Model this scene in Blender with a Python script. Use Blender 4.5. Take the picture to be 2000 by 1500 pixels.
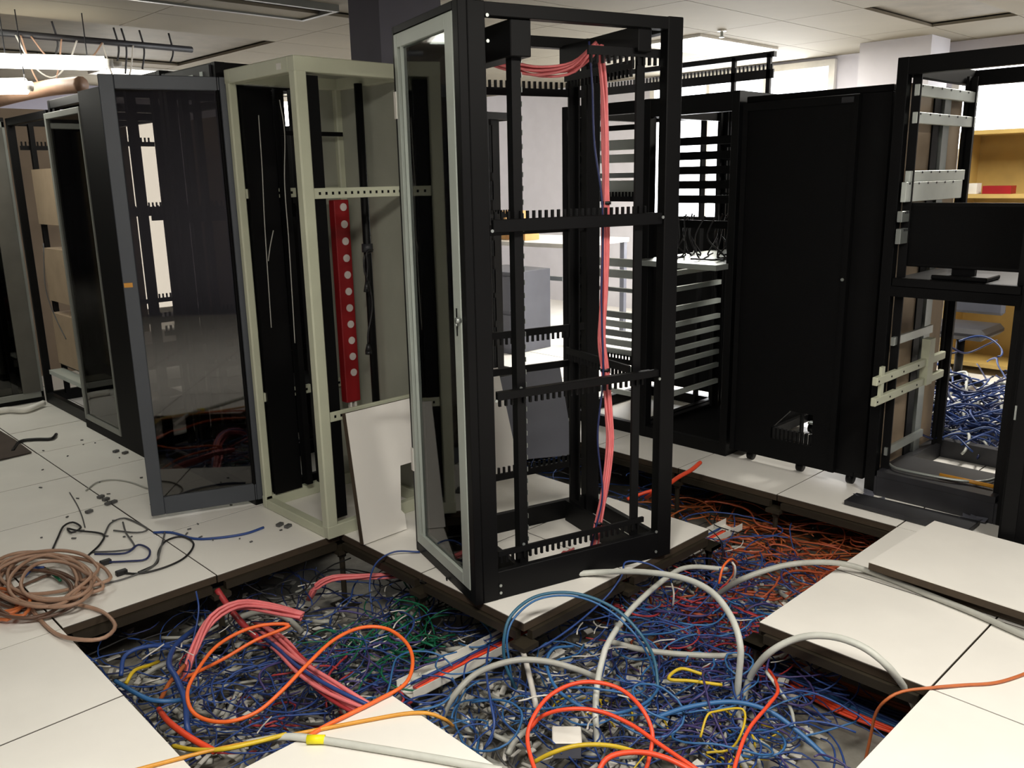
import bpy, math, random
import numpy as np
from mathutils import Matrix, Vector

random.seed(7)
rng = np.random.default_rng(7)
C = bpy.context.scene.collection
for o in list(bpy.data.objects):
    bpy.data.objects.remove(o)

# ------------------------------------------------------------------ camera
F, PIT, ROL, HEAD = 1685.5, 0.234422, -0.019555, 0.805586
CX, CY, CH = -0.79299, -0.83800, 1.57841
cp, sp, ch, sh = math.cos(PIT), math.sin(PIT), math.cos(HEAD), math.sin(HEAD)
right = Vector((sh, -ch, 0))
fwdh = Vector((ch, sh, 0))
fwd = fwdh * cp + Vector((0, 0, -sp))
up = fwdh * sp + Vector((0, 0, cp))
cr, sr = math.cos(ROL), math.sin(ROL)
cam_r = right * cr + up * sr
cam_u = right * (-sr) + up * cr
cam = bpy.data.cameras.new('camera')
cam.sensor_width = 36
cam.lens = F / 2000 * 36
cam.clip_start = 0.05
cam.clip_end = 100
camo = bpy.data.objects.new('camera', cam)
C.objects.link(camo)
camo.matrix_world = Matrix(((cam_r.x, cam_u.x, -fwd.x, CX), (cam_r.y, cam_u.y, -fwd.y, CY),
                            (cam_r.z, cam_u.z, -fwd.z, CH), (0, 0, 0, 1)))
bpy.context.scene.camera = camo


def pix(px, py, z=None, X=None, Y=None):
    """world point seen at a pixel of the 2000x1500 frame, on a given plane"""
    d = cam_r * (px - 1000) + cam_u * (750 - py) + fwd * F
    if z is not None:
        t = (z - CH) / d.z
    elif X is not None:
        t = (X - CX) / d.x
    else:
        t = (Y - CY) / d.y
    return Vector((CX + d.x * t, CY + d.y * t, CH + d.z * t))


# ------------------------------------------------------------------ world, exposure, lights
sc = bpy.context.scene
sc.view_settings.view_transform = 'Standard'
sc.view_settings.look = 'None'
sc.view_settings.exposure = 0.0
sc.view_settings.gamma = 1
sc.view_settings.use_curve_mapping = False
w = bpy.data.worlds.new('world')
sc.world = w
w.use_nodes = True
w.node_tree.nodes['Background'].inputs[0].default_value = (0.8, 0.85, 1, 1)
w.node_tree.nodes['Background'].inputs[1].default_value = 0.3

CEIL = 2.65


def area(name, loc, sx, sy, power, col, rot=(0, 0, 0)):
    l = bpy.data.lights.new(name, 'AREA')
    l.shape = 'RECTANGLE'
    l.size, l.size_y, l.energy, l.color = sx, sy, power, col
    o = bpy.data.objects.new(name, l)
    C.objects.link(o)
    o.location = loc
    o.rotation_euler = rot
    return o


WARM = (1.0, 0.95, 0.86)
GREENW = (0.93, 1.0, 0.86)
LAMPS = [  # lit ceiling troffers and added fill panels: x, y, power, colour
    (-0.5, -0.1, 84, WARM), (1.7, -1.1, 60, WARM), (0.2, 5.4, 8, GREENW),
    (5.3, 0.6, 75, WARM), (5.9, 3.6, 90, (1, 0.95, 0.86)), (3.0, 8.0, 22, (0.95, 0.95, 1)),  # first added to brighten the back floor, last a hidden added fill
]
for i, (x, y, pw, col) in enumerate(LAMPS):
    area('troffer_light', (x, y, CEIL - 0.035), 1.1, 0.5, pw, col)
area('window_light', (7.40, 4.3, 1.7), 1.9, 1.6, 110, (0.95, 0.97, 1.0), (0, math.radians(90), 0))


# ------------------------------------------------------------------ materials
def lin(c):
    return tuple(((v / 255) / 12.92 if v / 255 <= 0.04045 else (((v / 255) + 0.055) / 1.055) ** 2.4) for v in c)


def mat(name, rgb, rough=0.5, metal=0.0, var=0.12, scale=6.0, bump=0.0, bscale=60.0, spec=0.5):
    m = bpy.data.materials.new(name)
    m.use_nodes = True
    nt = m.node_tree
    b = nt.nodes['Principled BSDF']
    c = lin(rgb)
    tc = nt.nodes.new('ShaderNodeTexCoord')
    nz = nt.nodes.new('ShaderNodeTexNoise')
    nz.inputs['Scale'].default_value = scale
    nz.inputs['Detail'].default_value = 5
    nt.links.new(tc.outputs['Object'], nz.inputs['Vector'])
    rp = nt.nodes.new('ShaderNodeValToRGB')
    rp.color_ramp.elements[0].position = 0.3
    rp.color_ramp.elements[1].position = 0.7
    rp.color_ramp.elements[0].color = (*[v * (1 - var) for v in c], 1)
    rp.color_ramp.elements[1].color = (*[min(1, v * (1 + var)) for v in c], 1)
    nt.links.new(nz.outputs['Fac'], rp.inputs['Fac'])
    nt.links.new(rp.outputs['Color'], b.inputs['Base Color'])
    b.inputs['Roughness'].default_value = rough
    b.inputs['Metallic'].default_value = metal
    b.inputs['Specular IOR Level'].default_value = spec
    if bump:
        n2 = nt.nodes.new('ShaderNodeTexNoise')
        n2.inputs['Scale'].default_value = bscale
        nt.links.new(tc.outputs['Object'], n2.inputs['Vector'])
        bp = nt.nodes.new('ShaderNodeBump')
        bp.inputs['Strength'].default_value = bump
        bp.inputs['Distance'].default_value = 0.004
        nt.links.new(n2.outputs['Fac'], bp.inputs['Height'])
        nt.links.new(bp.outputs['Normal'], b.inputs['Normal'])
    return m


def emis(name, rgb, strength):
    m = bpy.data.materials.new(name)
    m.use_nodes = True
    nt = m.node_tree
    nt.nodes.remove(nt.nodes['Principled BSDF'])
    e = nt.nodes.new('ShaderNodeEmission')
    e.inputs[0].default_value = (*lin(rgb), 1)
    e.inputs[1].default_value = strength
    nt.links.new(e.outputs[0], nt.nodes['Material Output'].inputs[0])
    return m


def glass(name, tint, refl=1.0, ior=1.5):
    m = bpy.data.materials.new(name)
    m.use_nodes = True
    nt = m.node_tree
    nt.nodes.remove(nt.nodes['Principled BSDF'])
    t = nt.nodes.new('ShaderNodeBsdfTransparent')
    t.inputs[0].default_value = (*tint, 1)
    g = nt.nodes.new('ShaderNodeBsdfGlossy')
    g.inputs['Roughness'].default_value = 0.03
    g.inputs[0].default_value = (refl, refl, refl, 1)
    fr = nt.nodes.new('ShaderNodeFresnel')
    fr.inputs[0].default_value = ior
    mx = nt.nodes.new('ShaderNodeMixShader')
    nt.links.new(fr.outputs[0], mx.inputs[0])
    nt.links.new(t.outputs[0], mx.inputs[1])
    nt.links.new(g.outputs[0], mx.inputs[2])
    nt.links.new(mx.outputs[0], nt.nodes['Material Output'].inputs[0])
    return m


M = dict(
    tile=mat('tile_laminate', (236, 233, 226), 0.42, var=0.04, scale=3, bump=0.05, bscale=200),
    tile_edge=mat('tile_edge', (78, 72, 62), 0.7),
    tile_core=mat('tile_core', (62, 50, 36), 0.8, scale=30),
    slab=mat('subfloor_concrete', (150, 146, 136), 0.9, var=0.3, scale=9, bump=0.6, bscale=40),
    stringer=mat('stringer_metal', (50, 44, 34), 0.5, 0.2),
    black=mat('black_enamel', (12, 12, 13), 0.45, var=0.15, scale=4, spec=0.16),
    blackflat=mat('black_textured_metal', (7, 7, 8), 0.6, bump=0.4, bscale=500, spec=0.12),
    rail=mat('black_rail', (13, 13, 14), 0.5, spec=0.2),
    door_grey=mat('door_frame_grey', (176, 184, 176), 0.4, 0.1, var=0.05),
    door_dark=mat('door_frame_bluegrey', (74, 78, 84), 0.45, 0.2, var=0.06),
    door_mid=mat('door_frame_midgrey', (132, 134, 128), 0.45, 0.2, var=0.06),
    beige=mat('beige_enamel', (192, 195, 172), 0.45, var=0.05),
    beige_in=mat('beige_panel', (160, 162, 148), 0.5, var=0.06),
    steel=mat('zinc_steel', (176, 182, 178), 0.35, 0.7, var=0.1),
    steelw=mat('pale_steel', (205, 212, 206), 0.4, 0.3, var=0.08),
    red=mat('red_power_strip', (138, 14, 20), 0.5),
    white=mat('white_plastic', (225, 222, 214), 0.5),
    pvc=mat('socket_white', (205, 195, 190), 0.5),
    wall=mat('wall_paint', (178, 176, 192), 0.8, var=0.03),
    wallw=mat('wall_white', (214, 212, 218), 0.8, var=0.03),
    wallb=mat('wall_brown', (120, 104, 86), 0.8, var=0.06),
    ceil=mat('ceiling_panel', (124, 117, 101), 0.85, var=0.04, scale=2, bump=0.1, bscale=150),  # white ceiling, darkened in its colour for the dim light on it
    ceilg=mat('ceiling_grid', (112, 105, 90), 0.7),
    column=mat('column_paint', (110, 109, 120), 0.75, var=0.04),
    cabgrey=mat('cabinet_grey', (92, 94, 104), 0.5, var=0.06),
    tan=mat('tan_panel', (166, 146, 122), 0.7, var=0.08),
    wood=mat('yellow_shelf_wood', (176, 148, 84), 0.6, var=0.1),
    card=mat('cardboard', (186, 142, 84), 0.8),
    yellow=mat('yellow_plastic', (240, 228, 20), 0.5),
    mat_grey=mat('panel_grey', (84, 82, 76), 0.6),
    mat_brown=mat('mat_brown', (74, 64, 58), 0.9),
    plastic_black=mat('black_plastic', (10, 10, 11), 0.4, spec=0.2),
    dusty=mat('dusty_black_metal', (38, 38, 42), 0.5, var=0.3, scale=8),
    clear=glass('clear_glass', (0.66, 0.74, 0.71)),
    smoked=glass('smoked_glass', (0.24, 0.23, 0.215), 0.95, 1.65),
    greytint=glass('grey_tinted_glass', (0.62, 0.62, 0.57), 0.9, 1.5),
    lamp=emis('lamp_panel', (255, 250, 238), 5),
    tube=emis('fluorescent_tube', (255, 252, 240), 9),
    win=emis('window_daylight', (250, 252, 255), 5),
    win3=emis('window_daylight_strong', (252, 248, 240), 14),
    orange_glint=emis('reflection_orange', (255, 70, 20), 1.5),
)
CAB = {  # cable jackets
    'orange': (240, 108, 46), 'orange_red': (236, 78, 44), 'pink': (228, 120, 122), 'red': (166, 52, 56),
    'blue': (42, 70, 132), 'dark_blue': (32, 42, 86), 'light_blue': (52, 102, 154), 'teal': (50, 98, 124),
    'grey': (168, 168, 160), 'pale_grey': (196, 198, 190), 'dark_grey': (84, 84, 84), 'black': (22, 22, 24),
    'yellow': (206, 176, 40), 'mustard': (214, 150, 52), 'green': (16, 96, 66), 'tan': (166, 132, 110),
    'white': (206, 202, 194), 'brown_orange': (190, 104, 56), 'purple': (66, 58, 108), 'brown': (92, 66, 52), 'rust': (168, 80, 50),
}
CM = {k: mat('cable_' + k, v, 0.45, var=0.08, scale=20) for k, v in CAB.items()}


# ------------------------------------------------------------------ mesh helpers
class MB:
    def __init__(s):
        s.v, s.f, s.m, s.n = [], [], [], 0
        s.smooth = False

    def add(s, vs, fs, mi=0):
        s.v.extend([tuple(p) for p in vs])
        s.f.extend([tuple(i + s.n for i in f) for f in fs])
        s.m.extend([mi] * len(fs))
        s.n += len(vs)
        return s

    def box(s, x0, y0, z0, x1, y1, z1, mi=0):
        if x0 > x1: x0, x1 = x1, x0
        if y0 > y1: y0, y1 = y1, y0
        if z0 > z1: z0, z1 = z1, z0
        v = [(x0, y0, z0), (x1, y0, z0), (x1, y1, z0), (x0, y1, z0), (x0, y0, z1), (x1, y0, z1), (x1, y1, z1), (x0, y1, z1)]
        return s.add(v, [(0, 3, 2, 1), (4, 5, 6, 7), (0, 1, 5, 4), (1, 2, 6, 5), (2, 3, 7, 6), (3, 0, 4, 7)], mi)

    def obox(s, o, a, b, c, mi=0):
        o, a, b, c = Vector(o), Vector(a), Vector(b), Vector(c)
        if a.cross(b).dot(c) < 0:
            a, b = b, a
        v = [o, o + a, o + a + b, o + b, o + c, o + a + c, o + a + b + c, o + b + c]
        return s.add(v, [(0, 3, 2, 1), (4, 5, 6, 7), (0, 1, 5, 4), (1, 2, 6, 5), (2, 3, 7, 6), (3, 0, 4, 7)], mi)

    def prism(s, poly, d, mi=0):
        n = len(poly)
        poly = [Vector(p) for p in poly]
        d = Vector(d)
        nrm = Vector((0, 0, 0))
        for i in range(n):
            nrm += poly[i].cross(poly[(i + 1) % n])
        if nrm.dot(d) < 0:
            poly = poly[::-1]
        v = poly + [p + d for p in poly]
        fs = [tuple(range(n))[::-1], tuple(range(n, 2 * n))] + [(i, (i + 1) % n, n + (i + 1) % n, n + i) for i in range(n)]
        return s.add(v, fs, mi)

    def cyl(s, a, b, r, n=12, mi=0, r2=None):
        return s.tube([a, b], r, n, mi, r2=r2)

    def tube(s, pts, r, n=6, mi=0, r2=None):
        P = np.array([tuple(p) for p in pts], float)
        k = len(P)
        T = np.gradient(P, axis=0)
        T /= np.linalg.norm(T, axis=1)[:, None] + 1e-9
        A = np.tile(np.array([0, 0, 1.0]), (k, 1))
        A[np.abs(T[:, 2]) > 0.95] = (1.0, 0.0, 0)
        S = np.cross(T, A)
        S /= np.linalg.norm(S, axis=1)[:, None] + 1e-9
        for i in range(1, k):
            if S[i] @ S[i - 1] < 0:
                S[i] = -S[i]
        U = np.cross(S, T)
        rr = np.linspace(r, r2 if r2 is not None else r, k)[:, None]
        vs = []
        ang = np.linspace(0, 2 * math.pi, n, endpoint=False)
        V = P[:, None, :] + rr[:, :, None] * (S[:, None, :] * np.cos(ang)[None, :, None] + U[:, None, :] * np.sin(ang)[None, :, None])
        V = V.reshape(-1, 3)
        fs = []
        for i in range(k - 1):
            for j in range(n):
                j2 = (j + 1) % n
                fs.append((i * n + j, i * n + j2, (i + 1) * n + j2, (i + 1) * n + j))
        fs.append(tuple(range(n))[::-1])
        fs.append(tuple(range((k - 1) * n, k * n)))
        return s.add(V.tolist(), fs, mi)

    def build(s, name, mats, parent=None, smooth=False, bevel=0.0):
        me = bpy.data.meshes.new(name)
        me.from_pydata(s.v, [], s.f)
        if not isinstance(mats, (list, tuple)):
            mats = [mats]
        for m in mats:
            me.materials.append(m)
        if len(mats) > 1:
            me.polygons.foreach_set('material_index', s.m)
        if smooth:
            me.polygons.foreach_set('use_smooth', [True] * len(s.f))
        me.update()
        o = bpy.data.objects.new(name, me)
        C.objects.link(o)
        if parent:
            o.parent = parent
        if bevel:
            bv = o.modifiers.new('bevel', 'BEVEL')
            bv.width = bevel
            bv.segments = 1
            bv.limit_method = 'ANGLE'
        return o


def thing(name, label, cat, loc=(0, 0, 0), rot=0, group=None):
    o = bpy.data.objects.new(name, None)
    o.empty_display_size = 0.1
    C.objects.link(o)
    o.location = loc
    o.rotation_euler = (0, 0, rot)
    o['label'] = label
    o['category'] = cat
    if group:
        o['group'] = group
    return o


def tag(o, label, cat, group=None, kind=None):
    o['label'] = label
    o['category'] = cat
    if group:
        o['group'] = group
    if kind:
        o['kind'] = kind
    return o


def struct(o):
    o['kind'] = 'structure'
    return o


def recentre(o):
    """put the origin of a top-level mesh at the base of its own geometry"""
    me = o.data
    n = len(me.vertices)
    co = np.empty(n * 3)
    me.vertices.foreach_get('co', co)
    co = co.reshape(-1, 3)
    c = np.array([(co[:, 0].min() + co[:, 0].max()) / 2, (co[:, 1].min() + co[:, 1].max()) / 2, co[:, 2].min()])
    me.vertices.foreach_set('co', (co - c).ravel())
    o.location = c
    me.update()
    return o


def spline(pts, step=0.02):
    P = [np.array(tuple(p), float) for p in pts]
    P = [2 * P[0] - P[1]] + P + [2 * P[-1] - P[-2]]
    out = []
    for i in range(1, len(P) - 2):
        p0, p1, p2, p3 = P[i - 1:i + 3]
        n = max(3, int(np.linalg.norm(p2 - p1) / step))
        for t in np.linspace(0, 1, n, endpoint=False):
            out.append(0.5 * ((2 * p1) + (-p0 + p2) * t + (2 * p0 - 5 * p1 + 4 * p2 - p3) * t * t + (-p0 + 3 * p1 - 3 * p2 + p3) * t ** 3))
    out.append(P[-2])
    return np.array(out)


# ------------------------------------------------------------------ the room
SUB = -0.36
T = 0.6
struct_floor = MB().box(-4, -4, SUB - 0.1, 9, 10.5, SUB).build('floor', M['slab'])
struct(struct_floor)
hole = {(i, j) for i in range(1, 5) for j in (1, 2)} | {(0, 2), (0, 3), (1, 3), (1, 0), (2, 0), (4, 3), (4, 4), (3, 4)}
hole -= {(2, 2), (3, 2)}
tile_mesh = None
TH = 0.034
for i in range(-3, 8):
    for j in range(-3, 12):
        if (i, j) in hole:
            continue
        if tile_mesh is None:
            g = 0.0036
            b = MB()
            b.box(g, g, -TH, T - g, T - g, -0.006, 1)
            b.box(g - 0.0012, g - 0.0012, -0.0058, T - g + 0.0012, T - g + 0.0012, -0.0022, 2)
            b.box(g, g, -0.0022, T - g, T - g, 0, 0)
            o = b.build('floor_tile', [M['tile'], M['tile_core'], M['tile_edge']], struct_floor)
            tile_mesh = o.data
        else:
            o = bpy.data.objects.new('floor_tile', tile_mesh)
            C.objects.link(o)
            o.parent = struct_floor
        o.location = (i * T, j * T, random.uniform(-0.0015, 0.0005))
b = MB()
for i in range(-6, 15):
    for j in range(-6, 18):
        if -3 <= i < 8 and -3 <= j < 12:
            continue
        b.box(i * T + .002, j * T + .002, -TH, i * T + T - .002, j * T + T - .002, 0)
o = b.build('floor_tile_field', M['tile'], struct_floor)
o['kind'] = 'stuff'
# pedestals and stringers around the opening
ped_mesh = None
corners = set()
edges = set()
for (i, j) in hole:
    for a in (0, 1):
        for c in (0, 1):
            corners.add((i + a, j + c))
    for (e, nb) in ((((i, j), (i, j + 1)), (i - 1, j)), (((i + 1, j), (i + 1, j + 1)), (i + 1, j)),
                    (((i, j), (i + 1, j)), (i, j - 1)), (((i, j + 1), (i + 1, j + 1)), (i, j + 1))):
        if nb not in hole:
            edges.add(e)
edge_corners = {c for e in edges for c in e}
for (i, j) in sorted(edge_corners) + [(1, 1), (3, 1), (4, 2)]:
    if ped_mesh is None:
        b = MB()
        b.box(-0.05, -0.05, SUB, 0.05, 0.05, SUB + 0.006)
        b.cyl((0, 0, SUB), (0, 0, -0.09), 0.013, 10)
        b.cyl((0, 0, -0.115), (0, 0, -0.095), 0.02, 6)
        b.box(-0.038, -0.038, -0.09, 0.038, 0.038, -0.072)
        o = b.build('pedestal', M['stringer'], struct_floor)
        ped_mesh = o.data
    else:
        o = bpy.data.objects.new('pedestal', ped_mesh)
        C.objects.link(o)
        o.parent = struct_floor
    o.location = (i * T, j * T, 0)
for e in sorted(edges):
    (i, j), (k, l) = e
    b = MB()
    if i == k:
        b.box(i * T - .013, j * T + .03, -0.07, i * T + .013, l * T - .03, -TH - .003)
    else:
        b.box(i * T + .03, j * T - .013, -0.07, k * T - .03, j * T + .013, -TH - .003)
    b.build('stringer', M['stringer'], struct_floor)

# ceiling with panels
cl = struct(MB().box(-4, -4, CEIL + 0.03, 9, 10.5, CEIL + 0.12).build('ceiling', M['ceilg']))
LX, LY = 1.2, 0.6
lampcells = []
pm = None
open_cells = {(0, y) for y in range(9, 12)} | {(1, y) for y in range(9, 12)}
for i in range(-3, 7):
    for j in range(-6, 17):
        x0, y0 = i * 1.2 + 0.5, j * 0.6 + 0.2
        if any(abs(x0 + .6 - lx) < 0.62 and abs(y0 + .3 - ly) < 0.32 for lx, ly, *_ in LAMPS):
            pass
        if (i, j) in open_cells or (i, j) in {(1, 6), (0, 6), (4, 2)}:
            continue
        if pm is None:
            o = MB().box(0.003, 0.003, 0, 1.197, 0.597, 0.02).build('ceiling_panel', M['ceil'], cl)
            pm = o.data
        else:
            o = bpy.data.objects.new('ceiling_panel', pm)
            C.objects.link(o)
            o.parent = cl
        o.location = (x0, y0, CEIL)


def room_wall(name, x0, y0, x1, y1, m, z0=SUB, z1=CEIL + .1):
    return struct(MB().box(x0, y0, z0, x1, y1, z1).build(name, m))


room_wall('wall_right', 7.5, -4, 7.6, 9.6, M['wallw'])
room_wall('wall_back', -4, 9.5, 7.5, 9.6, M['wall'])
room_wall('wall_left', -4.1, -4, -4, 9.6, M['wall'])
room_wall('wall_front', -4, -4.1, 7.5, -4, M['wall'])


def window_x(name, y0, y1, z0, z1):
    f = MB()
    x = 7.5
    for (a, b_, c, d) in ((y0 - .06, y0, z0 - .06, z1 + .06), (y1, y1 + .06, z0 - .06, z1 + .06), (y0, y1, z0 - .06, z0), (y0, y1, z1, z1 + .06)):
        f.box(x - .05, a, c, x, b_, d)
    o = struct(f.build(name, M['white']))
    p = MB().box(x - .012, y0, z0, x - .004, y1, z1).build('window_pane', M['win'], o)
    for t in (0.33, 0.66):
        yy = y0 + (y1 - y0) * t
        MB().box(x - .04, yy - .02, z0, x - .012, yy + .02, z1).build('window_mullion', M['white'], o)
    return o


def window_y(name, x0, x1, z0, z1):
    f = MB()
    y = 9.5
    for (a, b_, c, d) in ((x0 - .06, x0, z0 - .06, z1 + .06), (x1, x1 + .06, z0 - .06, z1 + .06), (x0, x1, z0 - .06, z0), (x0, x1, z1, z1 + .06)):
        f.box(a, y - .05, c, b_, y, d)
    o = struct(f.build(name, M['white']))
    MB().box(x0, y - .012, z0, x1, y - .004, z1).build('window_pane', M['win3'], o)
    return o


window_x('window_1', 3.3, 5.35, 0.85, 2.56)  # pane widened to glow in place of the white wall beside it
window_x('window_2', 0.3, 2.1, 1.75, 2.42)
window_y('window_3', 2.95, 3.5, 0.15, 2.35)
window_y('window_4', 4.6, 6.2, 2.15, 2.58)
# wall sections and column
co_ = struct(MB().box(2.30, 3.40, SUB, 2.75, 3.70, CEIL + .05).build('trim_1', M['column']))
struct(MB().box(6.9, 2.15, -.0, 7.3, 2.75, CEIL).build('trim_2', M['wallw']))

# lit troffers and added fill panels
for i, (x, y, pw, col) in enumerate(LAMPS):
    t = thing('ceiling_light', [
        'lit ceiling panel light above the camera side of the floor opening', 'lit ceiling panel light over the pale tiles at the right front',
        'lit ceiling panel light above the aisle left of the racks', 'added ceiling panel light brightening the floor behind the open rack with the black monitor',
        'lit ceiling panel light by the bright window behind the black racks', 'added hidden fill light far back behind the left row of racks'][i], 'ceiling light', (x, y, CEIL))
    f = MB()
    f.box(-.6, -.3, -.022, .6, -.27, .0).box(-.6, .27, -.022, .6, .3, .0).box(-.6, -.27, -.022, -.57, .27, 0).box(.57, -.27, -.022, .6, .27, 0)
    f.build('frame', M['white'], t)
    MB().box(-.57, -.27, -.016, .57, .27, -.004).build('diffuser', M['lamp'], t)
# unlit recessed troffer, top left
t = thing('ceiling_light', 'unlit dark recessed ceiling fixture with a small glowing patch for an orange reflection above the glass doors', 'ceiling light', (1.75, 4.42, CEIL))
f = MB()
f.box(-1.2, -.20, .10, .80, .20, .12)
f.build('housing', M['dusty'], t)
f = MB().box(-1.2, -.22, -.012, .82, -.19, .1).box(-1.2, .19, -.012, .82, .22, .1).box(.79, -.19, -.012, .82, .19, .1)
f.build('rim', M['door_mid'], t)
MB().cyl((-1.1, -.05, .06), (.7, -.05, .06), .016, 10).build('tube_lamp', M['dusty'], t, True)
MB().box(.45, .03, .05, .60, .09, .085).build('orange_reflection', M['orange_glint'], t)  # glowing block in place of an orange reflection
# small sprinkler
t = thing('sprinkler', 'small bright sprinkler head on the ceiling over the black rack with perforated door', 'sprinkler', tuple(pix(1410, 58, z=CEIL)))
MB().cyl((0, 0, -.05), (0, 0, 0), .012, 8).build('stem', M['steel'], t)
MB().cyl((0, 0, -.012), (0, 0, 0), .035, 14).build('plate', M['white'], t)
MB().cyl((0, 0, -.056), (0, 0, -.05), .02, 10).build('deflector', M['steel'], t)

# hanging fluorescent tube at left and ceiling conduit with hanging wires
a, b_ = pix(-60, 117, z=2.35), pix(205, 124, z=2.35)
t = thing('tube_light', 'glowing bare fluorescent tube hanging at the left over the glass door racks', 'lamp')
MB().tube([a, b_], .045, 10).build('tube_lamp', M['tube'], t, True)
d = (b_ - a).normalized()
MB().tube([b_, b_ + d * .05], .03, 10).tube([b_ + d * .05, b_ + d * .10], .016, 8).build('end_cap', M['white'], t, True)
MB().tube([b_ - d * .1, b_ - d * .1 + Vector((0, 0, .3))], .004, 5).tube([a + d * .2, a + d * .2 + Vector((0, 0, .3))], .004, 5).build('hanger', M['dusty'], t)
area('tube_glow', tuple((a + b_) / 2 + Vector((0, 0, -.08))), 1.0, .1, 6, WARM)
a, b_ = pix(-70, 170, z=2.2), pix(50, 168, z=2.2)
t = thing('tube_light', 'second glowing tube at the far left edge, lower and farther than the first', 'lamp')
MB().tube([a, b_], .05, 10).build('tube_lamp', M['tube'], t, True)
MB().tube([b_, b_ + Vector((.04, 0, 0))], .03, 8).build('end_cap', M['white'], t, True)
MB().tube([b_ , b_ + Vector((0, 0, .45))], .004, 5).build('hanger', M['dusty'], t)
a, b_ = pix(-60, 58, z=2.55), pix(375, 97, z=2.55)
t = thing('conduit', 'dark conduit with hanging straps across the ceiling at the upper left', 'conduit')
MB().tube([a, b_], .022, 8).build('pipe', M['dusty'], t, True)
for q, (px, ln) in enumerate(((105, .12), (225, .14), (240, .2), (275, .16), (332, .1))):
    s_ = pix(px, 58 + (px + 60) * .09, z=2.55)
    MB().tube(spline([s_ + Vector((0, 0, .1)), s_ + Vector((.02, 0, -.03)), s_ + Vector((.0, .02, -ln))]), .007, 5).build('strap', M['dusty'], t, True)
for q, (px0, px1, dz) in enumerate(((30, 150, .25), (60, 200, .18), (200, 260, .3), (40, 120, .35))):
    s_, e_ = pix(px0, 60 + (px0 + 60) * .09, z=2.54), pix(px1, 60 + (px1 + 60) * .09, z=2.54)
    mid = (s_ + e_) / 2 - Vector((0, 0, dz))
    o = MB().tube(spline([s_, s_ * .6 + mid * .4 - Vector((0, 0, dz * .3)), mid, e_ * .6 + mid * .4 - Vector((0, 0, dz * .2)), e_]), .006, 5).build('hanging_wire', CM['tan' if q % 2 else 'white'], None, True)
    tag(recentre(o), ['pale loop of wire sagging from the dark conduit, leftmost', 'tan wire sagging below the dark conduit behind the tube light',
                      'thin pale wire loop hanging near the right end of the conduit', 'lowest tan wire loop hanging under the tube light'][q], 'wire', 'wires hanging from the ceiling conduit')


# ------------------------------------------------------------------ racks
def frame_posts(t, W, D, H, m, pw=.05, pd=.06, names='corner_post', z0=0.0):
    for (x, y) in ((0, 0), (0, W - pw), (D - pd, 0), (D - pd, W - pw)):
        MB().box(x, y, z0, x + pd, y + pw, H).build(names, m, t, bevel=.002)


def frame_ring(t, W, D, z0, z1, m, name, th=.04, inset=0.0):
    i = inset
    MB().box(i, i, z0, D - i, i + th, z1).box(i, W - th - i, z0, D - i, W - i, z1).box(i, i + th, z0, i + th, W - th - i, z1) \
        .box(D - th - i, i + th, z0, D - i, W - th - i, z1).build(name, m, t, bevel=.002)


def mount_rails(t, W, D, H, m, u0=.18, u1=.72, ins=.06, z0=.11, wd=.045):
    for u in (u0, u1):
        for wv in (ins, W - ins - .012):
            b = MB().box(u, wv, z0, u + wd, wv + .012, H - .04)
            s = 1 if wv < W / 2 else -1
            y0 = wv + (.012 if s > 0 else 0)
            b.box(u if u == u0 else u + wd - .008, y0, z0, (u if u == u0 else u + wd - .008) + .008, y0 + s * .028, H - .04)
            b.build('mounting_rail', m, t)


def comb(t, u0, u1, wv, z, m, up=True, out=1, bar=.03, name='cable_comb', pitch=.026):
    b = MB().box(u0, wv, z - bar / 2, u1, wv + .012 * out, z + bar / 2)
    n = int((u1 - u0) / pitch)
    for k in range(n):
        x = u0 + (k + .3) * pitch
        if up:
            b.box(x, wv, z + bar / 2, x + .009, wv + .01 * out, z + bar / 2 + .028)
        else:
            b.box(x, wv, z - bar / 2 - .028, x + .009, wv + .01 * out, z - bar / 2)
    b.build(name, m, t)


def comb_w(t, u, w0, w1, z, m, up=True, bar=.03, name='cable_comb', pitch=.026):
    b = MB().box(u, w0, z - bar / 2, u + .012, w1, z + bar / 2)
    n = int((w1 - w0) / pitch)
    for k in range(n):
        x = w0 + (k + .3) * pitch
        zz = z + bar / 2 if up else z - bar / 2 - .028
        b.box(u, x, zz, u + .01, x + .009, zz + .028)
    b.build(name, m, t)


def screws(t, pts, m=None, r=.006):
    for (x, y, z, ax) in pts:
        d = Vector((.004, 0, 0)) if ax == 'x' else Vector((0, .004, 0))
        p = Vector((x, y, z))
        MB().cyl(p - d, p, r, 8).build('screw', m or M['steel'], t)


def glass_door(t, loc, rotz, Wd, z0, z1, mframe, mglass, st=(.045, .045), th=.03, rail=.045, gap=.004, handle=True, gl_in=0.0, name='door', hw=0.0):
    """door hinged frame in the local plane x=0..th, running along +y"""
    b = MB()
    b.box(0, 0, z0, th, st[0], z1).box(0, Wd - st[1], z0, th, Wd, z1).box(0, st[0], z0, th, Wd - st[1], z0 + rail).box(0, st[0], z1 - rail, th, Wd - st[1], z1)
    d = b.build(name, mframe, t, bevel=.002)
    d.location = loc
    d.rotation_euler = (0, 0, rotz)
    MB().box(th * .4, st[0] - .004, z0 + rail - .004, th * .4 + .005, Wd - st[1] + .004, z1 - rail + .004).build('glass_pane', mglass, d)
    return d


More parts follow.
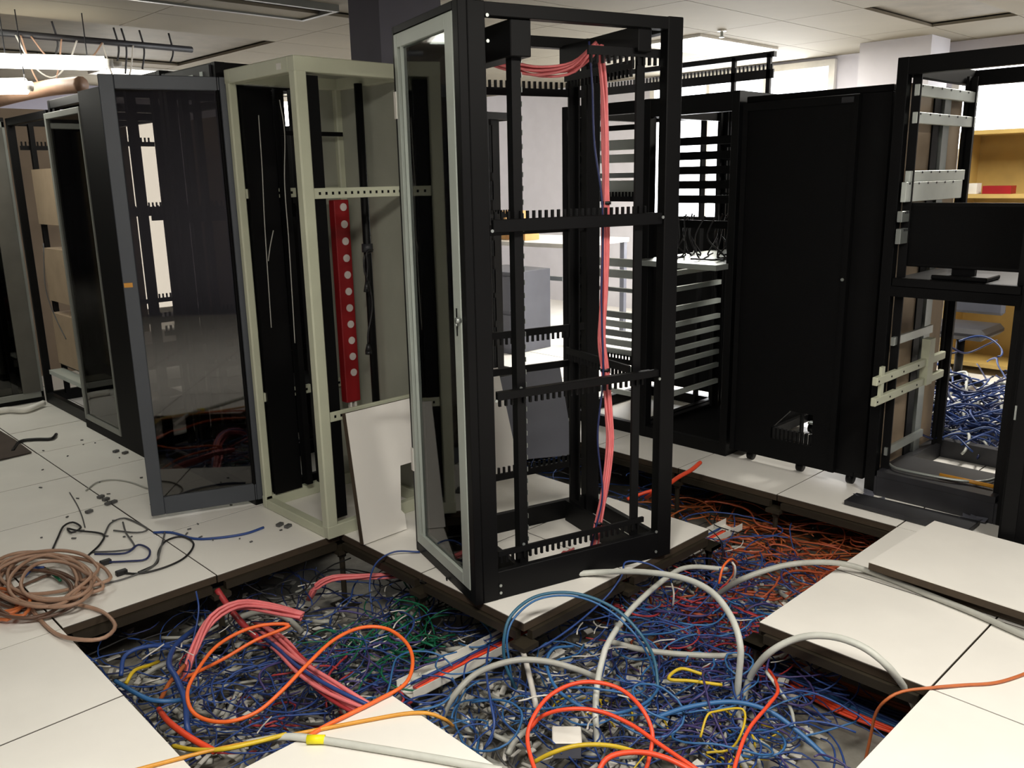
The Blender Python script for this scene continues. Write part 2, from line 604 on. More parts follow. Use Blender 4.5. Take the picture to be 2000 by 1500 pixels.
# --- main black rack, skewed on its platform
mr = thing('server_rack', 'tall black empty rack with pale framed glass door standing askew beside the floor opening', 'server rack', (1.2, 1.415, 0), math.radians(-16))
W_, D_, H_ = .6, .89, 2.145
for (x, y, pw, pd) in ((0, 0, .055, .066), (0, W_ - .05, .05, .06), (D_ - .07, 0, .05, .07), (D_ - .07, W_ - .05, .05, .07)):
    MB().box(x, y, 0, x + pd, y + pw, H_).build('corner_post', M['black'], mr, bevel=.003)
frame_ring(mr, W_, D_, H_ - .045, H_ - .002, M['black'], 'top_frame', .045, .002)
MB().box(.002, .002, 0, D_ - .002, .03, .115).box(.002, W_ - .03, 0, D_ - .002, W_ - .002, .09) \
    .box(.002, .03, 0, .03, W_ - .03, .07).box(D_ - .03, .03, 0, D_ - .002, W_ - .03, .07).build('base_frame', M['black'], mr, bevel=.002)
MB().box(.17, .05, .0, .19, .55, .10).build('base_crossbar', M['black'], mr)
MB().box(.70, .05, .0, .72, .55, .1).build('base_crossbar', M['black'], mr)
mount_rails(mr, W_, D_, H_, M['rail'], .19, .72, .055, .1, .036)
for (z, hh) in ((1.415, .045), (.80, .03)):
    MB().box(.085, .012, z - hh / 2, D_ - .07, .03, z + hh / 2).build('side_brace', M['black'], mr, bevel=.002)
    MB().box(.06, W_ - .03, z - hh / 2 - .05, D_ - .07, W_ - .012, z + hh / 2 - .05).build('side_brace', M['black'], mr, bevel=.002)
comb(mr, .10, .80, .045, 1.42, M['rail'], True)
comb(mr, .10, .80, .045, .795, M['rail'], False)
comb(mr, .09, .78, .045, .165, M['rail'], False, bar=.022)
comb(mr, .08, .80, W_ - .05, 1.92, M['rail'], True, out=-1)
comb(mr, .08, .80, W_ - .05, .92, M['rail'], False, out=-1)
comb(mr, .08, .80, W_ - .05, .28, M['rail'], True, out=-1)
comb(mr, .50, .84, .045, 2.02, M['rail'], False)
comb_w(mr, .70, .06, .54, 1.98, M['rail'], False)
comb_w(mr, .70, .06, .54, .82, M['rail'], False)
comb_w(mr, .20, .08, .52, 2.00, M['rail'], True)
MB().box(.17, .02, 1.98, .25, .58, 2.10).build('top_bracket', M['black'], mr, bevel=.003)
MB().box(.70, .02, 2.02, .76, .58, 2.11).build('top_bracket', M['black'], mr, bevel=.003)
for wv in (.035, .545):
    b = MB()
    for k in range(40):
        z = .14 + k * .048
        b.box(.228, wv + .018, z, .2295, wv + .026, z + .018)
    b.build('rail_slot', M['steel'], mr)['kind'] = 'stuff'
screws(mr, [(.072, -.001, z, 'y') for z in (.03, .06, .79, 1.40, 2.02, 2.10)] + [(.81, -.001, z, 'y') for z in (.03, .12, .78, 1.42)] +
       [(.205, .054, z, 'y') for z in (.18, .81, 1.43, 2.04)])
d = glass_door(mr, (-.036, .045, 0), 0, .535, .045, 2.115, M['door_grey'], M['clear'], (.062, .032), .03, .05)
MB().box(-.004, .030, 1.03, -.0005, .034, 1.13).build('latch_slot', M['black'], d)
MB().cyl((-.018, .006, 1.09), (0, .006, 1.09), .011, 12).cyl((-.02, .006, 1.075), (-.014, .006, 1.075), .005, 8).build('lock_knob', M['steel'], d, True)
for z in (.42, 1.86):
    MB().box(-.004, .53, z - .05, .02, .552, z + .05).build('hinge', M['white'], d)
MB().box(.0, .50 - .035, .09, .012, .50 - .030, 2.07).build('inner_trim', M['door_grey'], d)
# black surround of the door
MB().box(-.034, .0, 0.0, -.001, .042, H_).box(-.034, .583, .0, -.001, .6, H_).box(-.034, .042, 0, -.001, .583, .042).box(-.034, .042, 2.118, -.001, .583, H_).build('door_surround', M['black'], mr, bevel=.002)


def rack_pt(u, wv, z):
    a_ = math.radians(-16)
    return Vector((1.2 + u * math.cos(a_) - wv * math.sin(a_), 1.415 + u * math.sin(a_) + wv * math.cos(a_), z))


def bundle(name, label, cat, path, cols, r, spread, sides=6, tw=1.6, group=None, step=.03):
    P = spline(path, step)
    t = thing(name, label, cat, tuple(P[0]), 0, group)
    P = P - P[0]
    n = len(cols)
    for k, cc in enumerate(cols):
        ph = 2 * math.pi * k / max(1, n - 1 if n > 3 else n)
        rad = 0 if (k == 0 and n > 3) else spread
        off = []
        for q in range(len(P)):
            a_ = ph + tw * q / len(P) * 2 + .5 * math.sin(q * .21 + k)
            rr = rad * (1 + .35 * math.sin(q * .13 + k * 2))
            tg = P[min(q + 1, len(P) - 1)] - P[max(q - 1, 0)]
            tg = tg / (np.linalg.norm(tg) + 1e-9)
            ref = np.array([0, 0, 1.0]) if abs(tg[2]) < .8 else np.array([1.0, 0, 0])
            s_ = np.cross(tg, ref); s_ /= np.linalg.norm(s_) + 1e-9
            u_ = np.cross(s_, tg)
            off.append(P[q] + rr * (math.cos(a_) * s_ + math.sin(a_) * u_))
        MB().tube(off, r, sides).build('strand', CM[cc], t, True)
    return t, P


pth = [rack_pt(.60, .13, 2.05), rack_pt(.615, .12, 1.9), rack_pt(.62, .11, 1.6), rack_pt(.622, .11, 1.44), rack_pt(.618, .11, 1.15), rack_pt(.605, .11, .95), rack_pt(.622, .11, .82),
       rack_pt(.64, .11, .62), rack_pt(.645, .11, .5), rack_pt(.62, .11, .30), rack_pt(.585, .11, .14), rack_pt(.57, .11, .05), rack_pt(.55, .10, .012)]
t, P = bundle('pink_cable_bundle', 'thick bundle of pink network cables hanging down inside the skewed black rack', 'cable', pth, ['pink'] * 9, .0052, .0115, 6, 1.2)
for z in (1.46, .83, .17):
    k = int(np.argmin(np.abs(P[:, 2] + 2.05 - z)))
    c = P[k]
    MB().cyl(c - np.array([0, 0, .006]), c + np.array([0, 0, .006]), .020, 12).build('cable_tie', CM['black'], t, True)
pth = [rack_pt(.10, .40, 2.0), rack_pt(.2, .36, 2.02), rack_pt(.33, .33, 1.99), rack_pt(.45, .3, 1.97), rack_pt(.56, .24, 1.985), rack_pt(.60, .14, 2.05)]
bundle('pink_cable_bundle', 'sagging bundle of pink cables across the inside top of the skewed black rack', 'cable', pth, ['pink'] * 8, .0055, .014)
pth = [rack_pt(.55, .12, 2.06), rack_pt(.565, .12, 1.9), rack_pt(.575, .12, 1.7), rack_pt(.60, .10, 1.45), rack_pt(.59, .09, 1.1), rack_pt(.60, .09, .8), rack_pt(.575, .09, .55), rack_pt(.60, .09, .3), rack_pt(.565, .09, .15), rack_pt(.52, .08, .015)]
o = MB().tube(spline(pth, .03), .0042, 6).build('blue_network_cable', CM['dark_blue'], None, True)
tag(recentre(o), 'single blue cable hanging beside the pink bundle in the skewed rack', 'cable')
# pink cable ends heaped on the rack bottom
b = MB()
for k in range(9):
    a0 = rack_pt(.50 + random.uniform(-.02, .03), .12 + random.uniform(-.05, .08), .02 + .012 * random.random())
    a1 = a0 + Vector((random.uniform(-.16, -.05), random.uniform(-.04, .05), random.uniform(-.008, .01)))
    b.tube(spline([a0, (a0 + a1) / 2 + Vector((0, random.uniform(-.03, .03), .015)), a1]), .0055, 5)
o = b.build('pink_cable_heap', CM['pink'], None, True)
tag(recentre(o), 'short pink cable ends heaped at the bottom of the skewed rack', 'cable', kind='stuff')

# --- beige open rack
br = thing('server_rack', 'beige open rack with black inner rails left of the skewed black rack', 'server rack', (1.12, 2.37, 0))
BW, BD, BH = .60, .60, 2.07
for (x, y, pw, pd) in ((0, 0, .05, .055), (0, BW - .035, .035, .04), (BD - .05, 0, .04, .05), (BD - .05, BW - .04, .04, .05)):
    MB().box(x, y, 0, x + pd, y + pw, BH).build('corner_post', M['beige'], br, bevel=.006)
MB().box(-.001, -.001, BH - .06, BD + .001, .05, BH + .001).box(-.001, BW - .05, BH - .06, BD + .001, BW + .001, BH + .001).box(-.001, .05, BH - .06, .05, BW - .05, BH + .001).box(BD - .05, .05, BH - .06, BD, BW - .05, BH + .001).build('top_frame', M['beige'], br, bevel=.003)
MB().box(-.001, -.001, -.001 + .001, BD + .001, .035, .06).box(-.001, BW - .035, 0, BD + .001, BW + .001, .06).box(-.001, .035, 0, .045, BW - .035, .045).box(BD - .04, .035, 0, BD, BW - .035, .06).build('base_frame', M['beige'], br, bevel=.003)
MB().box(.05, .05, BH - .01, BD - .05, BW - .05, BH - .002).build('top_panel', M['beige_in'], br)
MB().box(BD - .02, .04, .06, BD - .008, BW - .04, BH - .06).build('rear_panel', M['beige_in'], br)
MB().box(.46, BW - .012, .06, BD - .02, BW - .004, BH - .06).build('side_panel', M['beige_in'], br)
for z in (1.53, .56):
    for wv in (.012, BW - .03):
        b = MB().box(.02, wv, z - .022, BD - .04, wv + .016, z + .022)
        q = b.build('side_brace', M['beige'], br, bevel=.002)
        h = MB()
        for k in range(14):
            x = .08 + k * .032
            h.box(x, wv - .0012, z - .006, x + .010, wv, z + .006)
        h.build('brace_holes', M['blackflat'], q)['kind'] = 'stuff'
MB().box(.056, .02, .08, .118, .085, 2.0).build('mounting_rail', M['black'], br)
MB().box(.21, .515, .08, .24, .565, 2.0).build('mounting_rail', M['black'], br)
MB().box(.05, .555, .06, .20, .580, 2.0).build('cable_duct', M['plastic_black'], br)  # black strip shaped to the dark view through the front
MB().box(.30, .555, .06, .425, .580, 2.0).build('cable_duct', M['plastic_black'], br)  # black panel added to cut the bright window view to slits
MB().box(.20, .50, 1.79, .54, .512, 1.81).build('crossbar', M['black'], br)
PX, PY = .53, .335
MB().tube([(PX, PY, .2), (PX, PY, 2.02)], .020, 10).build('black_pole', M['black'], br, True)
MB().tube([(PX, PY, 1.24), (PX, PY, 1.28)], .027, 12).build('strap', M['dusty'], br, True)
MB().box(.002, .10, 2.025, -.003, .135, 2.05).build('label_plate', M['white'], br)
# red power strip with round sockets
ps = thing('power_strip', 'vertical red power strip with white round sockets in the beige rack', 'power strip', (1.565, 2.84, 0))
MB().box(0, 0, .47, .085, .05, 1.49).build('body', M['red'], ps, bevel=.004)
for k in range(11):
    z = 1.455 - k * .083
    if z < .6: break
    s_ = MB().cyl((.050, -.004, z), (.050, 0, z), .019, 16).build('socket', M['pvc'], ps)
MB().box(.025, .01, .40, .037, .03, .47).build('bracket', M['white'], ps)
MB().box(.053, .01, .40, .065, .03, .47).build('bracket', M['white'], ps)
# power cord on pole
p = [pix(725, 492, Y=2.66), pix(712, 500, Y=2.65), pix(712, 530, Y=2.65), pix(722, 560, Y=2.65), pix(727, 600, Y=2.65), pix(719, 650, Y=2.65), pix(719, 672, Y=2.65)]
t = thing('power_cable', 'thin black power cord with plug dangling from the pole in the beige rack', 'power cord')
MB().tube(spline(p), .0045, 6).build('cord', CM['black'], t, True)
MB().tube([p[-1], p[-1] - Vector((0, 0, .035))], .008, 8, r2=.017).tube([p[-1] - Vector((0, 0, .035)), p[-1] - Vector((0, 0, .05))], .017, 8).build('plug', CM['black'], t, True)
p2 = [pix(728, 488, Y=2.66), pix(716, 492, Y=2.64), pix(718, 520, Y=2.64), pix(716, 550, Y=2.64)]
MB().tube(spline(p2), .0045, 6).tube([p2[-1], p2[-1] - Vector((.005, 0, .05))], .007, 8, r2=.014).build('connector', CM['black'], t, True)
# thin wires hanging in the beige rack front
for q, (pts, yv) in enumerate((([(505, 225), (512, 330), (516, 420), (522, 520), (530, 640)], 2.85), ([(546, 195), (556, 260), (556, 360), (564, 470), (572, 600), (576, 670)], 2.7), ([(534, 450), (528, 480), (524, 510)], 2.85))):
    o = MB().tube(spline([pix(x, y, Y=yv) for x, y in pts]), .0025, 5).build('thin_wire', CM['grey'], None, True)
    tag(recentre(o), ['long thin grey wire hanging in the open front of the beige rack', 'pale twisted wire hanging behind the front post of the beige rack', 'short stray wire in the dark front of the beige rack'][q], 'wire')

# --- smoked glass door swung open from the beige rack (it belongs to the rack)
ang = math.atan2(.188, -.508)
d = bpy.data.objects.new('door_pivot', None)
dd = MB()
L = .545
th = .035
z0, z1 = .028, 2.045
dd.box(0, -th, z0, .05, 0, z1).box(L - .062, -th, z0, L, 0, z1).box(.05, -th, z0, L - .062, 0, z0 + .085).box(.05, -th, z1 - .06, L - .062, 0, z1)
door = dd.build('door', M['door_dark'], br, bevel=.003)
bpy.data.objects.remove(d)
door['label'] = 'smoked glass door with blue-grey frame swung wide open'
door.location = (1.158 - 1.12, 2.99 - 2.37, 0)
door.rotation_euler = (0, 0, ang)
MB().box(.046, -.020, z0 + .08, L - .058, -.014, z1 - .056).build('glass_pane', M['smoked'], door)
MB().box(L - .045, -th - .003, z0 + .02, L - .038, -th + .001, z1 - .02).box(.018, -th - .003, z0 + .02, .026, -th + .001, z1 - .02).build('frame_trim', M['door_mid'], door)
MB().box(L - .04, .0, 1.13, L - .004, .004, 1.15).box(L - .04, -th - .004, 1.10, L - .004, -th, 1.12).build('door_tag', CM['mustard'], door)


# --- row of black racks on the left
def black_rack(label, x, y, W, D, H, rear=True, side=False, shelves=(), combs=(), name='server_rack', z0=0.0, m=None, base=.08, u0=.12, u1=None):
    m = m or M['black']
    t = thing(name, label, 'server rack', (x, y, z0))
    frame_posts(t, W, D, H, m, .035, .05)
    frame_ring(t, W, D, H - .05, H - .001, m, 'top_frame', .04, .001)
    frame_ring(t, W, D, 0, base, m, 'base_frame', .035, .001)
    mount_rails(t, W, D, H, M['rail'], u0, u1 or D - .2, .05, .06, .04)
    if rear:
        MB().box(D - .012, .04, base, D - .004, W - (.04 if rear is True else rear), H - .05).build('rear_panel', M['blackflat'], t)  # black sheet put in to block the bright room behind
    if side:
        MB().box(.05, W - .01, base, D - .05, W - .003, H - .05).build('side_panel', M['blackflat'], t)
    for z in shelves:
        MB().box(.12, .06, z, D - .16, W - .06, z + .012).build('shelf', M['rail'], t)
    for z in combs:
        comb(t, .06, D - .06, .04, z, M['rail'])
        comb(t, .06, D - .06, W - .04, z, M['rail'], out=-1)
    return t


r2 = black_rack('black rack directly behind the open smoked glass door', 1.10, 3.01, .58, .86, 2.11, .14, False, (.5,), (1.45,))
MB().box(.002, .04, 2.02, -.01, .55, 2.10).build('header_panel', M['dusty'], r2)
MB().box(-.014, .10, 2.05, -.010, .13, 2.075).box(-.014, .2, 2.05, -.010, .28, 2.07).build('header_label', M['steel'], r2)
r2b = black_rack('black rack without rear panel, second past the smoked glass door', 1.10, 3.61, .49, .86, 2.13, False, False, (), (1.4, .75, .60), u1=.80)
MB().box(.84, .04, .08, .85, .45, 1.90).build('rear_panel', M['blackflat'], r2b)  # black sheet hiding the bright room below the window view
r3 = black_rack('black rack with closed grey framed glass door at the left', 1.05, 4.20, 1.0, .88, 2.10, False, False, (), (1.42, .8), base=.1, u0=.01)
d = glass_door(r3, (-.034, .36, 0), 0, .63, .06, 2.02, M['door_mid'], M['greytint'], (.018, .03), .03, .035)
MB().box(-.03, .0, 0, -.001, .35, 2.10).box(-.03, .35, 0, -.001, 1.0, .055).build('front_panel', M['blackflat'], r3)
MB().box(.84, .3, .1, .85, .96, 2.0).build('rear_panel', M['tan'], r3)
MB().box(.1, .2, .35, .8, .9, .40).build('shelf', M['steelw'], r3)
MB().box(.15, .3, .46, .7, .8, .62).build('red_equipment', M['red'], r3)
r4 = black_rack('black open rack with tan boxes past the grey framed glass door', 1.05, 5.25, .9, .74, 2.05, False, False, (.28,), (1.85,))
for z in (.30, .77, 1.32):
    MB().box(.1, .10, z, .40, .82, z + .38).build('equipment_box', M['tan'], r4)
MB().box(.02, .1, .23, .12, .8, .26).build('pale_bracket', M['steelw'], r4)
MB().tube(spline([(.02, .5, 1.2), (-.02, .45, .9), (0, .4, .7), (.02, .3, .55)]), .004, 5).build('loose_wire', CM['dark_grey'], r4, True)
# far left rack with pale framed door facing along the row
r5 = black_rack('far left black rack with pale framed tinted door at the picture edge', .30, 6.22, .7, .76, 2.06, True, True)
b = MB()
b.box(0, 0, .04, .75, .03, .085).box(0, 0, 1.99, .75, .03, 2.03).box(.73, 0, .04, .75, .03, 2.03).box(0, 0, .04, .03, .03, 2.03)
d = b.build('door', M['door_mid'], r5, bevel=.002)
d.location = (0, -.035, 0)
MB().box(.03, .012, .08, .73, .018, 1.99).build('glass_pane', M['greytint'], d)
MB().box(.61, -.004, .085, .73, .012, 1.99).build('grey_panel', M['mat_grey'], d)
# tan partition behind them
struct(MB().box(-.8, 7.2, SUB, 2.28, 7.25, 2.2).build('wall_partition', M['wallb']))
# beige pipe across at upper left
o = MB().tube(spline([pix(-40, 205, z=2.18), pix(30, 185, z=2.18), pix(95, 172, z=2.2), pix(160, 165, z=2.2)]), .05, 10).build('duct', CM['tan'], None, True)
tag(recentre(o), 'tan insulated duct running above the left racks under the tube light', 'duct')
# black rack far behind the skewed rack
rq = black_rack('distant black rack with pale gaps seen through the front of the skewed rack', 3.60, 3.98, .50, .36, 2.05, False, False, (), (1.3,))
for k, (za, zb) in enumerate(((.1, .45), (.5, .68), (.72, .9), (1.0, 1.12), (1.2, 1.3), (1.42, 1.56), (1.62, 1.96))):
    MB().box(.10, .05, za, .13, .45, zb).build('blank_plate', M['blackflat'], rq)

# ------------------------------------------------------------------ right row of racks
# open rack with many rails (left part of the row)
ra = thing('server_rack', 'open black rack filled with slotted rails left of the perforated door rack', 'server rack', (3.35, 1.72, 0))
AW, AD, AH = .62, .9, 2.0
frame_posts(ra, AW, AD, AH, M['black'], .045, .06)
frame_ring(ra, AW, AD, AH - .1, AH - .001, M['black'], 'top_frame', .04, .001)
frame_ring(ra, AW, AD, 0, .07, M['black'], 'base_frame', .04, .001)
mount_rails(ra, AW, AD, AH, M['rail'], .1, .7, .05, .06)
for z in (1.76, 1.68, 1.60, 1.52, 1.44, 1.30):
    for u in (.11, .72):
        MB().box(u, .06, z - .022, u + .015, AW - .06, z + .022).build('blank_plate', M['blackflat'], ra)
for z in (1.41,):
    comb_w(ra, .70, .03, AW - .03, z, M['rail'])
    comb(ra, .05, .85, .045, z, M['rail'])
for k, z in enumerate((.98, .88, .76, .66, .58, .50, .42, .33, .22)):
    MB().box(.12, .065, z, .74, .085, z + .03).build('slide_rail', M['steelw'], ra)
    MB().box(.12, AW - .085, z, .74, AW - .065, z + .03).build('slide_rail', M['steelw'], ra)
MB().box(-.12, .03, 1.07, .78, AW - .03, 1.10).build('shelf', M['steel'], ra)
o = MB()
for k in range(16):
    y0 = 1.78 + random.uniform(0, .48)
    s_ = Vector((3.4 + random.uniform(0, .4), y0, 1.105))
    o.tube(spline([s_ + Vector((0, 0, .24)), s_ + Vector((random.uniform(-.05, .05), random.uniform(-.05, .05), .12)), s_ + Vector((random.uniform(-.08, .08), random.uniform(-.08, .08), .006)), s_ + Vector((random.uniform(-.15, .15), random.uniform(-.1, .1), .008))]), .005, 5)
o = o.build('cable_tangle', CM['black'], None, True)
tag(recentre(o), 'black cable ends drooping onto the bright shelf of the open slotted rack', 'cable', kind='stuff')
# upper open frame behind (comb against the window)
MB().box(AD - .02, .05, .1, AD - .01, AW - .05, .98).build('rear_panel', M['blackflat'], ra)  # black sheet added to darken the gaps between the low rails
MB().box(.04, .04, .02, AD - .04, AW - .04, .05).build('dark_floor_sheet', M['blackflat'], ra)  # black sheet added to darken the floor inside the rack
fr = thing('cable_ladder', 'grey comb edged cable trough above the open slotted rack', 'cable trough', (3.9, 1.85, 0))
comb_w(fr, 0, 0, 1.3, 2.13, M['dusty'], True, .05)
MB().box(0, 0, 2.22, .03, 1.3, 2.25).build('top_rail', M['dusty'], fr)
for y in (.02, .25, 1.25):
    MB().box(0, y, 2.0, .02, y + .025, 2.24).build('upright', M['dusty'], fr)

rb2 = thing('server_rack', 'open rack with pale horizontal rails seen through the skewed black rack', 'server rack', (3.35, 2.36, 0))
frame_posts(rb2, .62, .9, 2.0, M['black'], .04, .05)
frame_ring(rb2, .62, .9, 1.93, 1.999, M['black'], 'top_frame', .04, .001)
frame_ring(rb2, .62, .9, 0, .07, M['black'], 'base_frame', .04, .001)
mount_rails(rb2, .62, .9, 2.0, M['rail'], .1, .7, .05, .06)
for z, hh, mm in ((1.86, .03, 'rail'), (1.76, .06, 'steelw'), (1.68, .05, 'steelw'), (1.58, .03, 'steel'), (1.50, .1, 'steelw'), (1.05, .05, 'steelw'), (.98, .05, 'steelw'), (.88, .025, 'steel'), (.72, .04, 'steel'),
                  (.66, .04, 'steelw'), (.60, .04, 'steel'), (.54, .04, 'steelw'), (.48, .04, 'steelw'), (.38, .03, 'steelw'), (.22, .03, 'steelw')):
    MB().box(.10, .06, z - hh / 2, .125, .56, z + hh / 2).build('panel_strip', M[mm], rb2, bevel=.002)
for z in (1.44, .43):
    comb_w(rb2, .08, .03, .59, z, M['rail'])

MB().box(.88, .04, .1, .89, .58, 1.30).build('rear_panel', M['blackflat'], rb2)  # added black backing, dims the view behind the lower strips
# perforated door rack
rb = thing('server_rack', 'closed black rack with perforated door on casters right of the open slotted rack', 'server rack', (3.37, .93, 0))
QW, QD, QH = .76, .85, 1.965
MB().box(.03, 0, .07, QD, .02, QH - .01).build('side_panel', M['blackflat'], rb)
MB().box(.03, QW - .02, .07, QD, QW, QH - .01).build('side_panel', M['blackflat'], rb)
MB().box(0, 0, QH - .03, QD, QW, QH).build('top_panel', M['blackflat'], rb, bevel=.003)
MB().box(0, 0, .07, .05, .16, QH - .03).box(0, QW - .03, .07, .05, QW, QH - .03).build('front_post', M['black'], rb, bevel=.003)
frame_ring(rb, QW, QD, .05, .10, M['black'], 'base_frame', .05, .001)
hy0, hy1, hz0, hz1 = .27, .50, .235, .345   # vent cutout low in the door, shaped as perforations lit from behind
b = MB()
dx0, dx1 = -.035, -.01
Y0, Y1, Z0, Z1 = .14, QW - .005, .06, QH - .035
b.box(dx0, Y0, Z0, dx1, hy0, Z1).box(dx0, hy1, Z0, dx1, Y1, Z1).box(dx0, hy0, Z0, dx1, hy1, hz0 - .06).box(dx0, hy0, hz1, dx1, hy1, Z1)
b.prism([(dx0, hy1, hz1), (dx0, hy1, hz0), (dx0, hy1 - .10, hz1)], (dx1 - dx0, 0, 0))
b.box(dx0 - .006, Y0 + .001, Z0 + .001, dx0 + .001, Y0 + .03, Z1 - .001).box(dx0 - .006, Y1 - .03, Z0 + .001, dx0 + .001, Y1 - .001, Z1 - .001).box(dx0 - .006, Y0 + .03, Z1 - .04, dx0 + .001, Y1 - .03, Z1 - .001)
d = b.build('door', M['blackflat'], rb)
d['label'] = 'black perforated door with a cutout for its lit perforations near its foot'
for k in range(10):
    y = hy0 + .008 + k * .024
    MB().box(dx0, y, hz0 - .06, dx1, y + .011, hz0).build('vent_bar', M['blackflat'], d)
MB().box(dx0 - .004, hy0 + .06, hz0, dx1, hy0 + .07, hz1).build('divider', M['black'], d)
MB().cyl((dx0 - .012, .16, 1.06), (dx0, .16, 1.06), .008, 8).build('lock', M['steel'], d)
MB().box(dx0 - .0075, .165, 1.895, dx0 - .006, .225, 1.92).build('badge', M['dusty'], d)
for (x, y) in ((.04, .08), (.04, .36), (.04, .66), (.75, .08), (.75, .66)):
    c = MB().cyl((x, y - .015, .03), (x, y + .015, .03), .03, 14).build('caster', M['plastic_black'], rb, True)
    MB().box(x - .02, y - .02, .055, x + .02, y + .02, .068).build('caster_plate', M['steel'], c)

# open rack with monitor and extended rails
rc = thing('server_rack', 'tall open black rack with monitor and extended pale slide rails at the right', 'server rack', (3.32, .24, 0))
CW, CD, CHH = .66, .9, 2.07
frame_posts(rc, CW, CD, CHH, M['black'], .05, .05)
frame_ring(rc, CW, CD, CHH - .075, CHH - .001, M['black'], 'top_frame', .045, .001)
frame_ring(rc, CW, CD, 0, .10, M['dusty'], 'base_frame', .06, .001)
MB().box(.08, CW - .012, .1, .42, CW - .004, 1.97).box(.62, CW - .012, .1, .80, CW - .004, 1.97).build('side_panel', M['tan'], rc)
MB().box(.42, CW - .02, .1, .50, CW - .004, 1.97).build('side_post', M['black'], rc)
MB().box(.52, CW - .03, .1, .60, CW - .008, 1.97).build('side_post', M['steel'], rc)
mount_rails(rc, CW, CD, CHH, M['rail'], .06, .72, .05, .1)
for (z, u0, u1, m_, hh) in ((1.93, .055, .80, 'steelw', .05), (1.81, .055, .80, 'steelw', .05), (1.55, .03, .72, 'steelw', .05), (1.48, .0, .70, 'steelw', .09), (1.37, -.02, .16, 'steel', .05), (1.28, -.02, .16, 'steel', .07)):
    r_ = MB().box(u0, CW - .085, z - hh / 2, u1, CW - .062, z + hh / 2).build('slide_rail', M[m_], rc, bevel=.002)
    h = MB()
    for k in range(6):
        x = u0 + .03 + k * (u1 - u0 - .06) / 6
        h.box(x, CW - .0865, z + hh / 2 - .012, x + .012, CW - .085, z + hh / 2 - .002)
    h.build('rail_clip', M['dusty'], r_)['kind'] = 'stuff'
MB().box(.02, .06, 1.475, .70, .08, 1.52).build('slide_rail', M['steelw'], rc)
for (z) in (.62, .52):
    r_ = MB().box(-.18, CW - .10, z - .02, .66, CW - .075, z + .02).build('extended_rail', M['beige'], rc, bevel=.003)
    h = MB()
    for x in (-.16, -.02, .12, .3):
        h.cyl((x, CW - .102, z), (x, CW - .10, z), .005, 8)
    h.build('rail_hole', M['blackflat'], r_)['kind'] = 'stuff'
MB().box(-.12, CW - .095, .54, -.09, CW - .08, .68).build('rail_bracket', M['beige'], rc)
MB().box(.40, CW - .11, .50, .47, CW - .07, .74).build('rail_bracket', M['beige'], rc)
MB().box(.02, CW - .08, .76, .5, CW - .065, .80).build('slide_rail', M['steel'], rc)
MB().box(.05, CW - .08, .20, .5, CW - .065, .24).build('slide_rail', M['steel'], rc)
MB().box(.0, .055, 1.045, .80, CW - .055, 1.085).build('shelf', M['black'], rc, bevel=.002)
MB().box(.0, .05, 1.00, .03, CW - .05, 1.05).build('shelf_front', M['blackflat'], rc)
b = MB().box(.0, .06, .10, .34, CW - .06, .13)
b.build('bottom_tray', M['dusty'], rc)
MB().tube(spline([(.12, .60, .14), (.05, .5, .145), (.1, .2, .145), (.3, .12, .145), (.5, .15, .145)]), .007, 6).build('bent_tube', M['steel'], rc, True)
MB().tube([(.10, .10, .145), (.10, .34, .145)], .010, 8).build('pale_tube', CM['mustard'], rc, True)
mo = thing('monitor', 'black flat monitor facing out on the shelf of the open right rack', 'monitor', (3.40, .30, 1.086))
MB().box(0, .02, .05, .025, .52, .345).build('screen', M['plastic_black'], mo, bevel=.004)
MB().box(-.002, .035, .065, .0, .505, .33).build('display', M['blackflat'], mo)
MB().box(.025, .22, .02, .05, .32, .2).build('stand_neck', M['plastic_black'], mo)
MB().box(-.03, .15, 0, .15, .39, .02).build('stand_foot', M['plastic_black'], mo, bevel=.004)
# rack at the right edge
rd = thing('server_rack', 'black rack cut off by the right edge of the picture', 'server rack', (3.03, -.47, 0))
MB().box(0, 0, .04, .05, .665, 2.06).build('door', M['blackflat'], rd, bevel=.003)
MB().box(.05, 0, .03, .9, .66, 2.03).build('body', M['blackflat'], rd)
MB().box(-.005, .60, .04, 0, .655, 2.05).build('door_edge', M['black'], rd)
MB().box(-.01, .648, .58, -.004, .655, .64).build('latch', M['steel'], rd)
MB().box(-.03, .60, .0, .06, .70, .035).build('foot', M['black'], rd)

# black blanking panel on floor in front of right racks
q = [pix(1648, 985, z=.004), pix(1672, 970, z=.004), pix(1912, 1026, z=.004), pix(1886, 1048, z=.004)]
o = MB().prism(q, (0, 0, .022)).build('blanking_panel', M['dusty'], bevel=.002)
tag(recentre(o), 'long black metal panel lying on the pale tiles before the right racks', 'metal panel')
# crumpled pale scraps
for k, (px, py) in enumerate(((1700, 968), (1890, 1010))):
    b = MB()
    c = pix(px, py, z=.02)
    for q in range(7):
        a = random.uniform(0, 6.28)
        b.obox(c + Vector((random.uniform(-.03, .03), random.uniform(-.04, .04), -.01)), Vector((math.cos(a), math.sin(a), .1)) * .05, Vector((-math.sin(a), math.cos(a), .3)) * .03, (0, 0, .004))
    o = b.build('plastic_scrap', M['cabgrey'])
    tag(recentre(o), ['crumpled grey plastic at the foot of the perforated rack', 'crumpled grey plastic beside the foot of the right edge rack'][k], 'scrap')

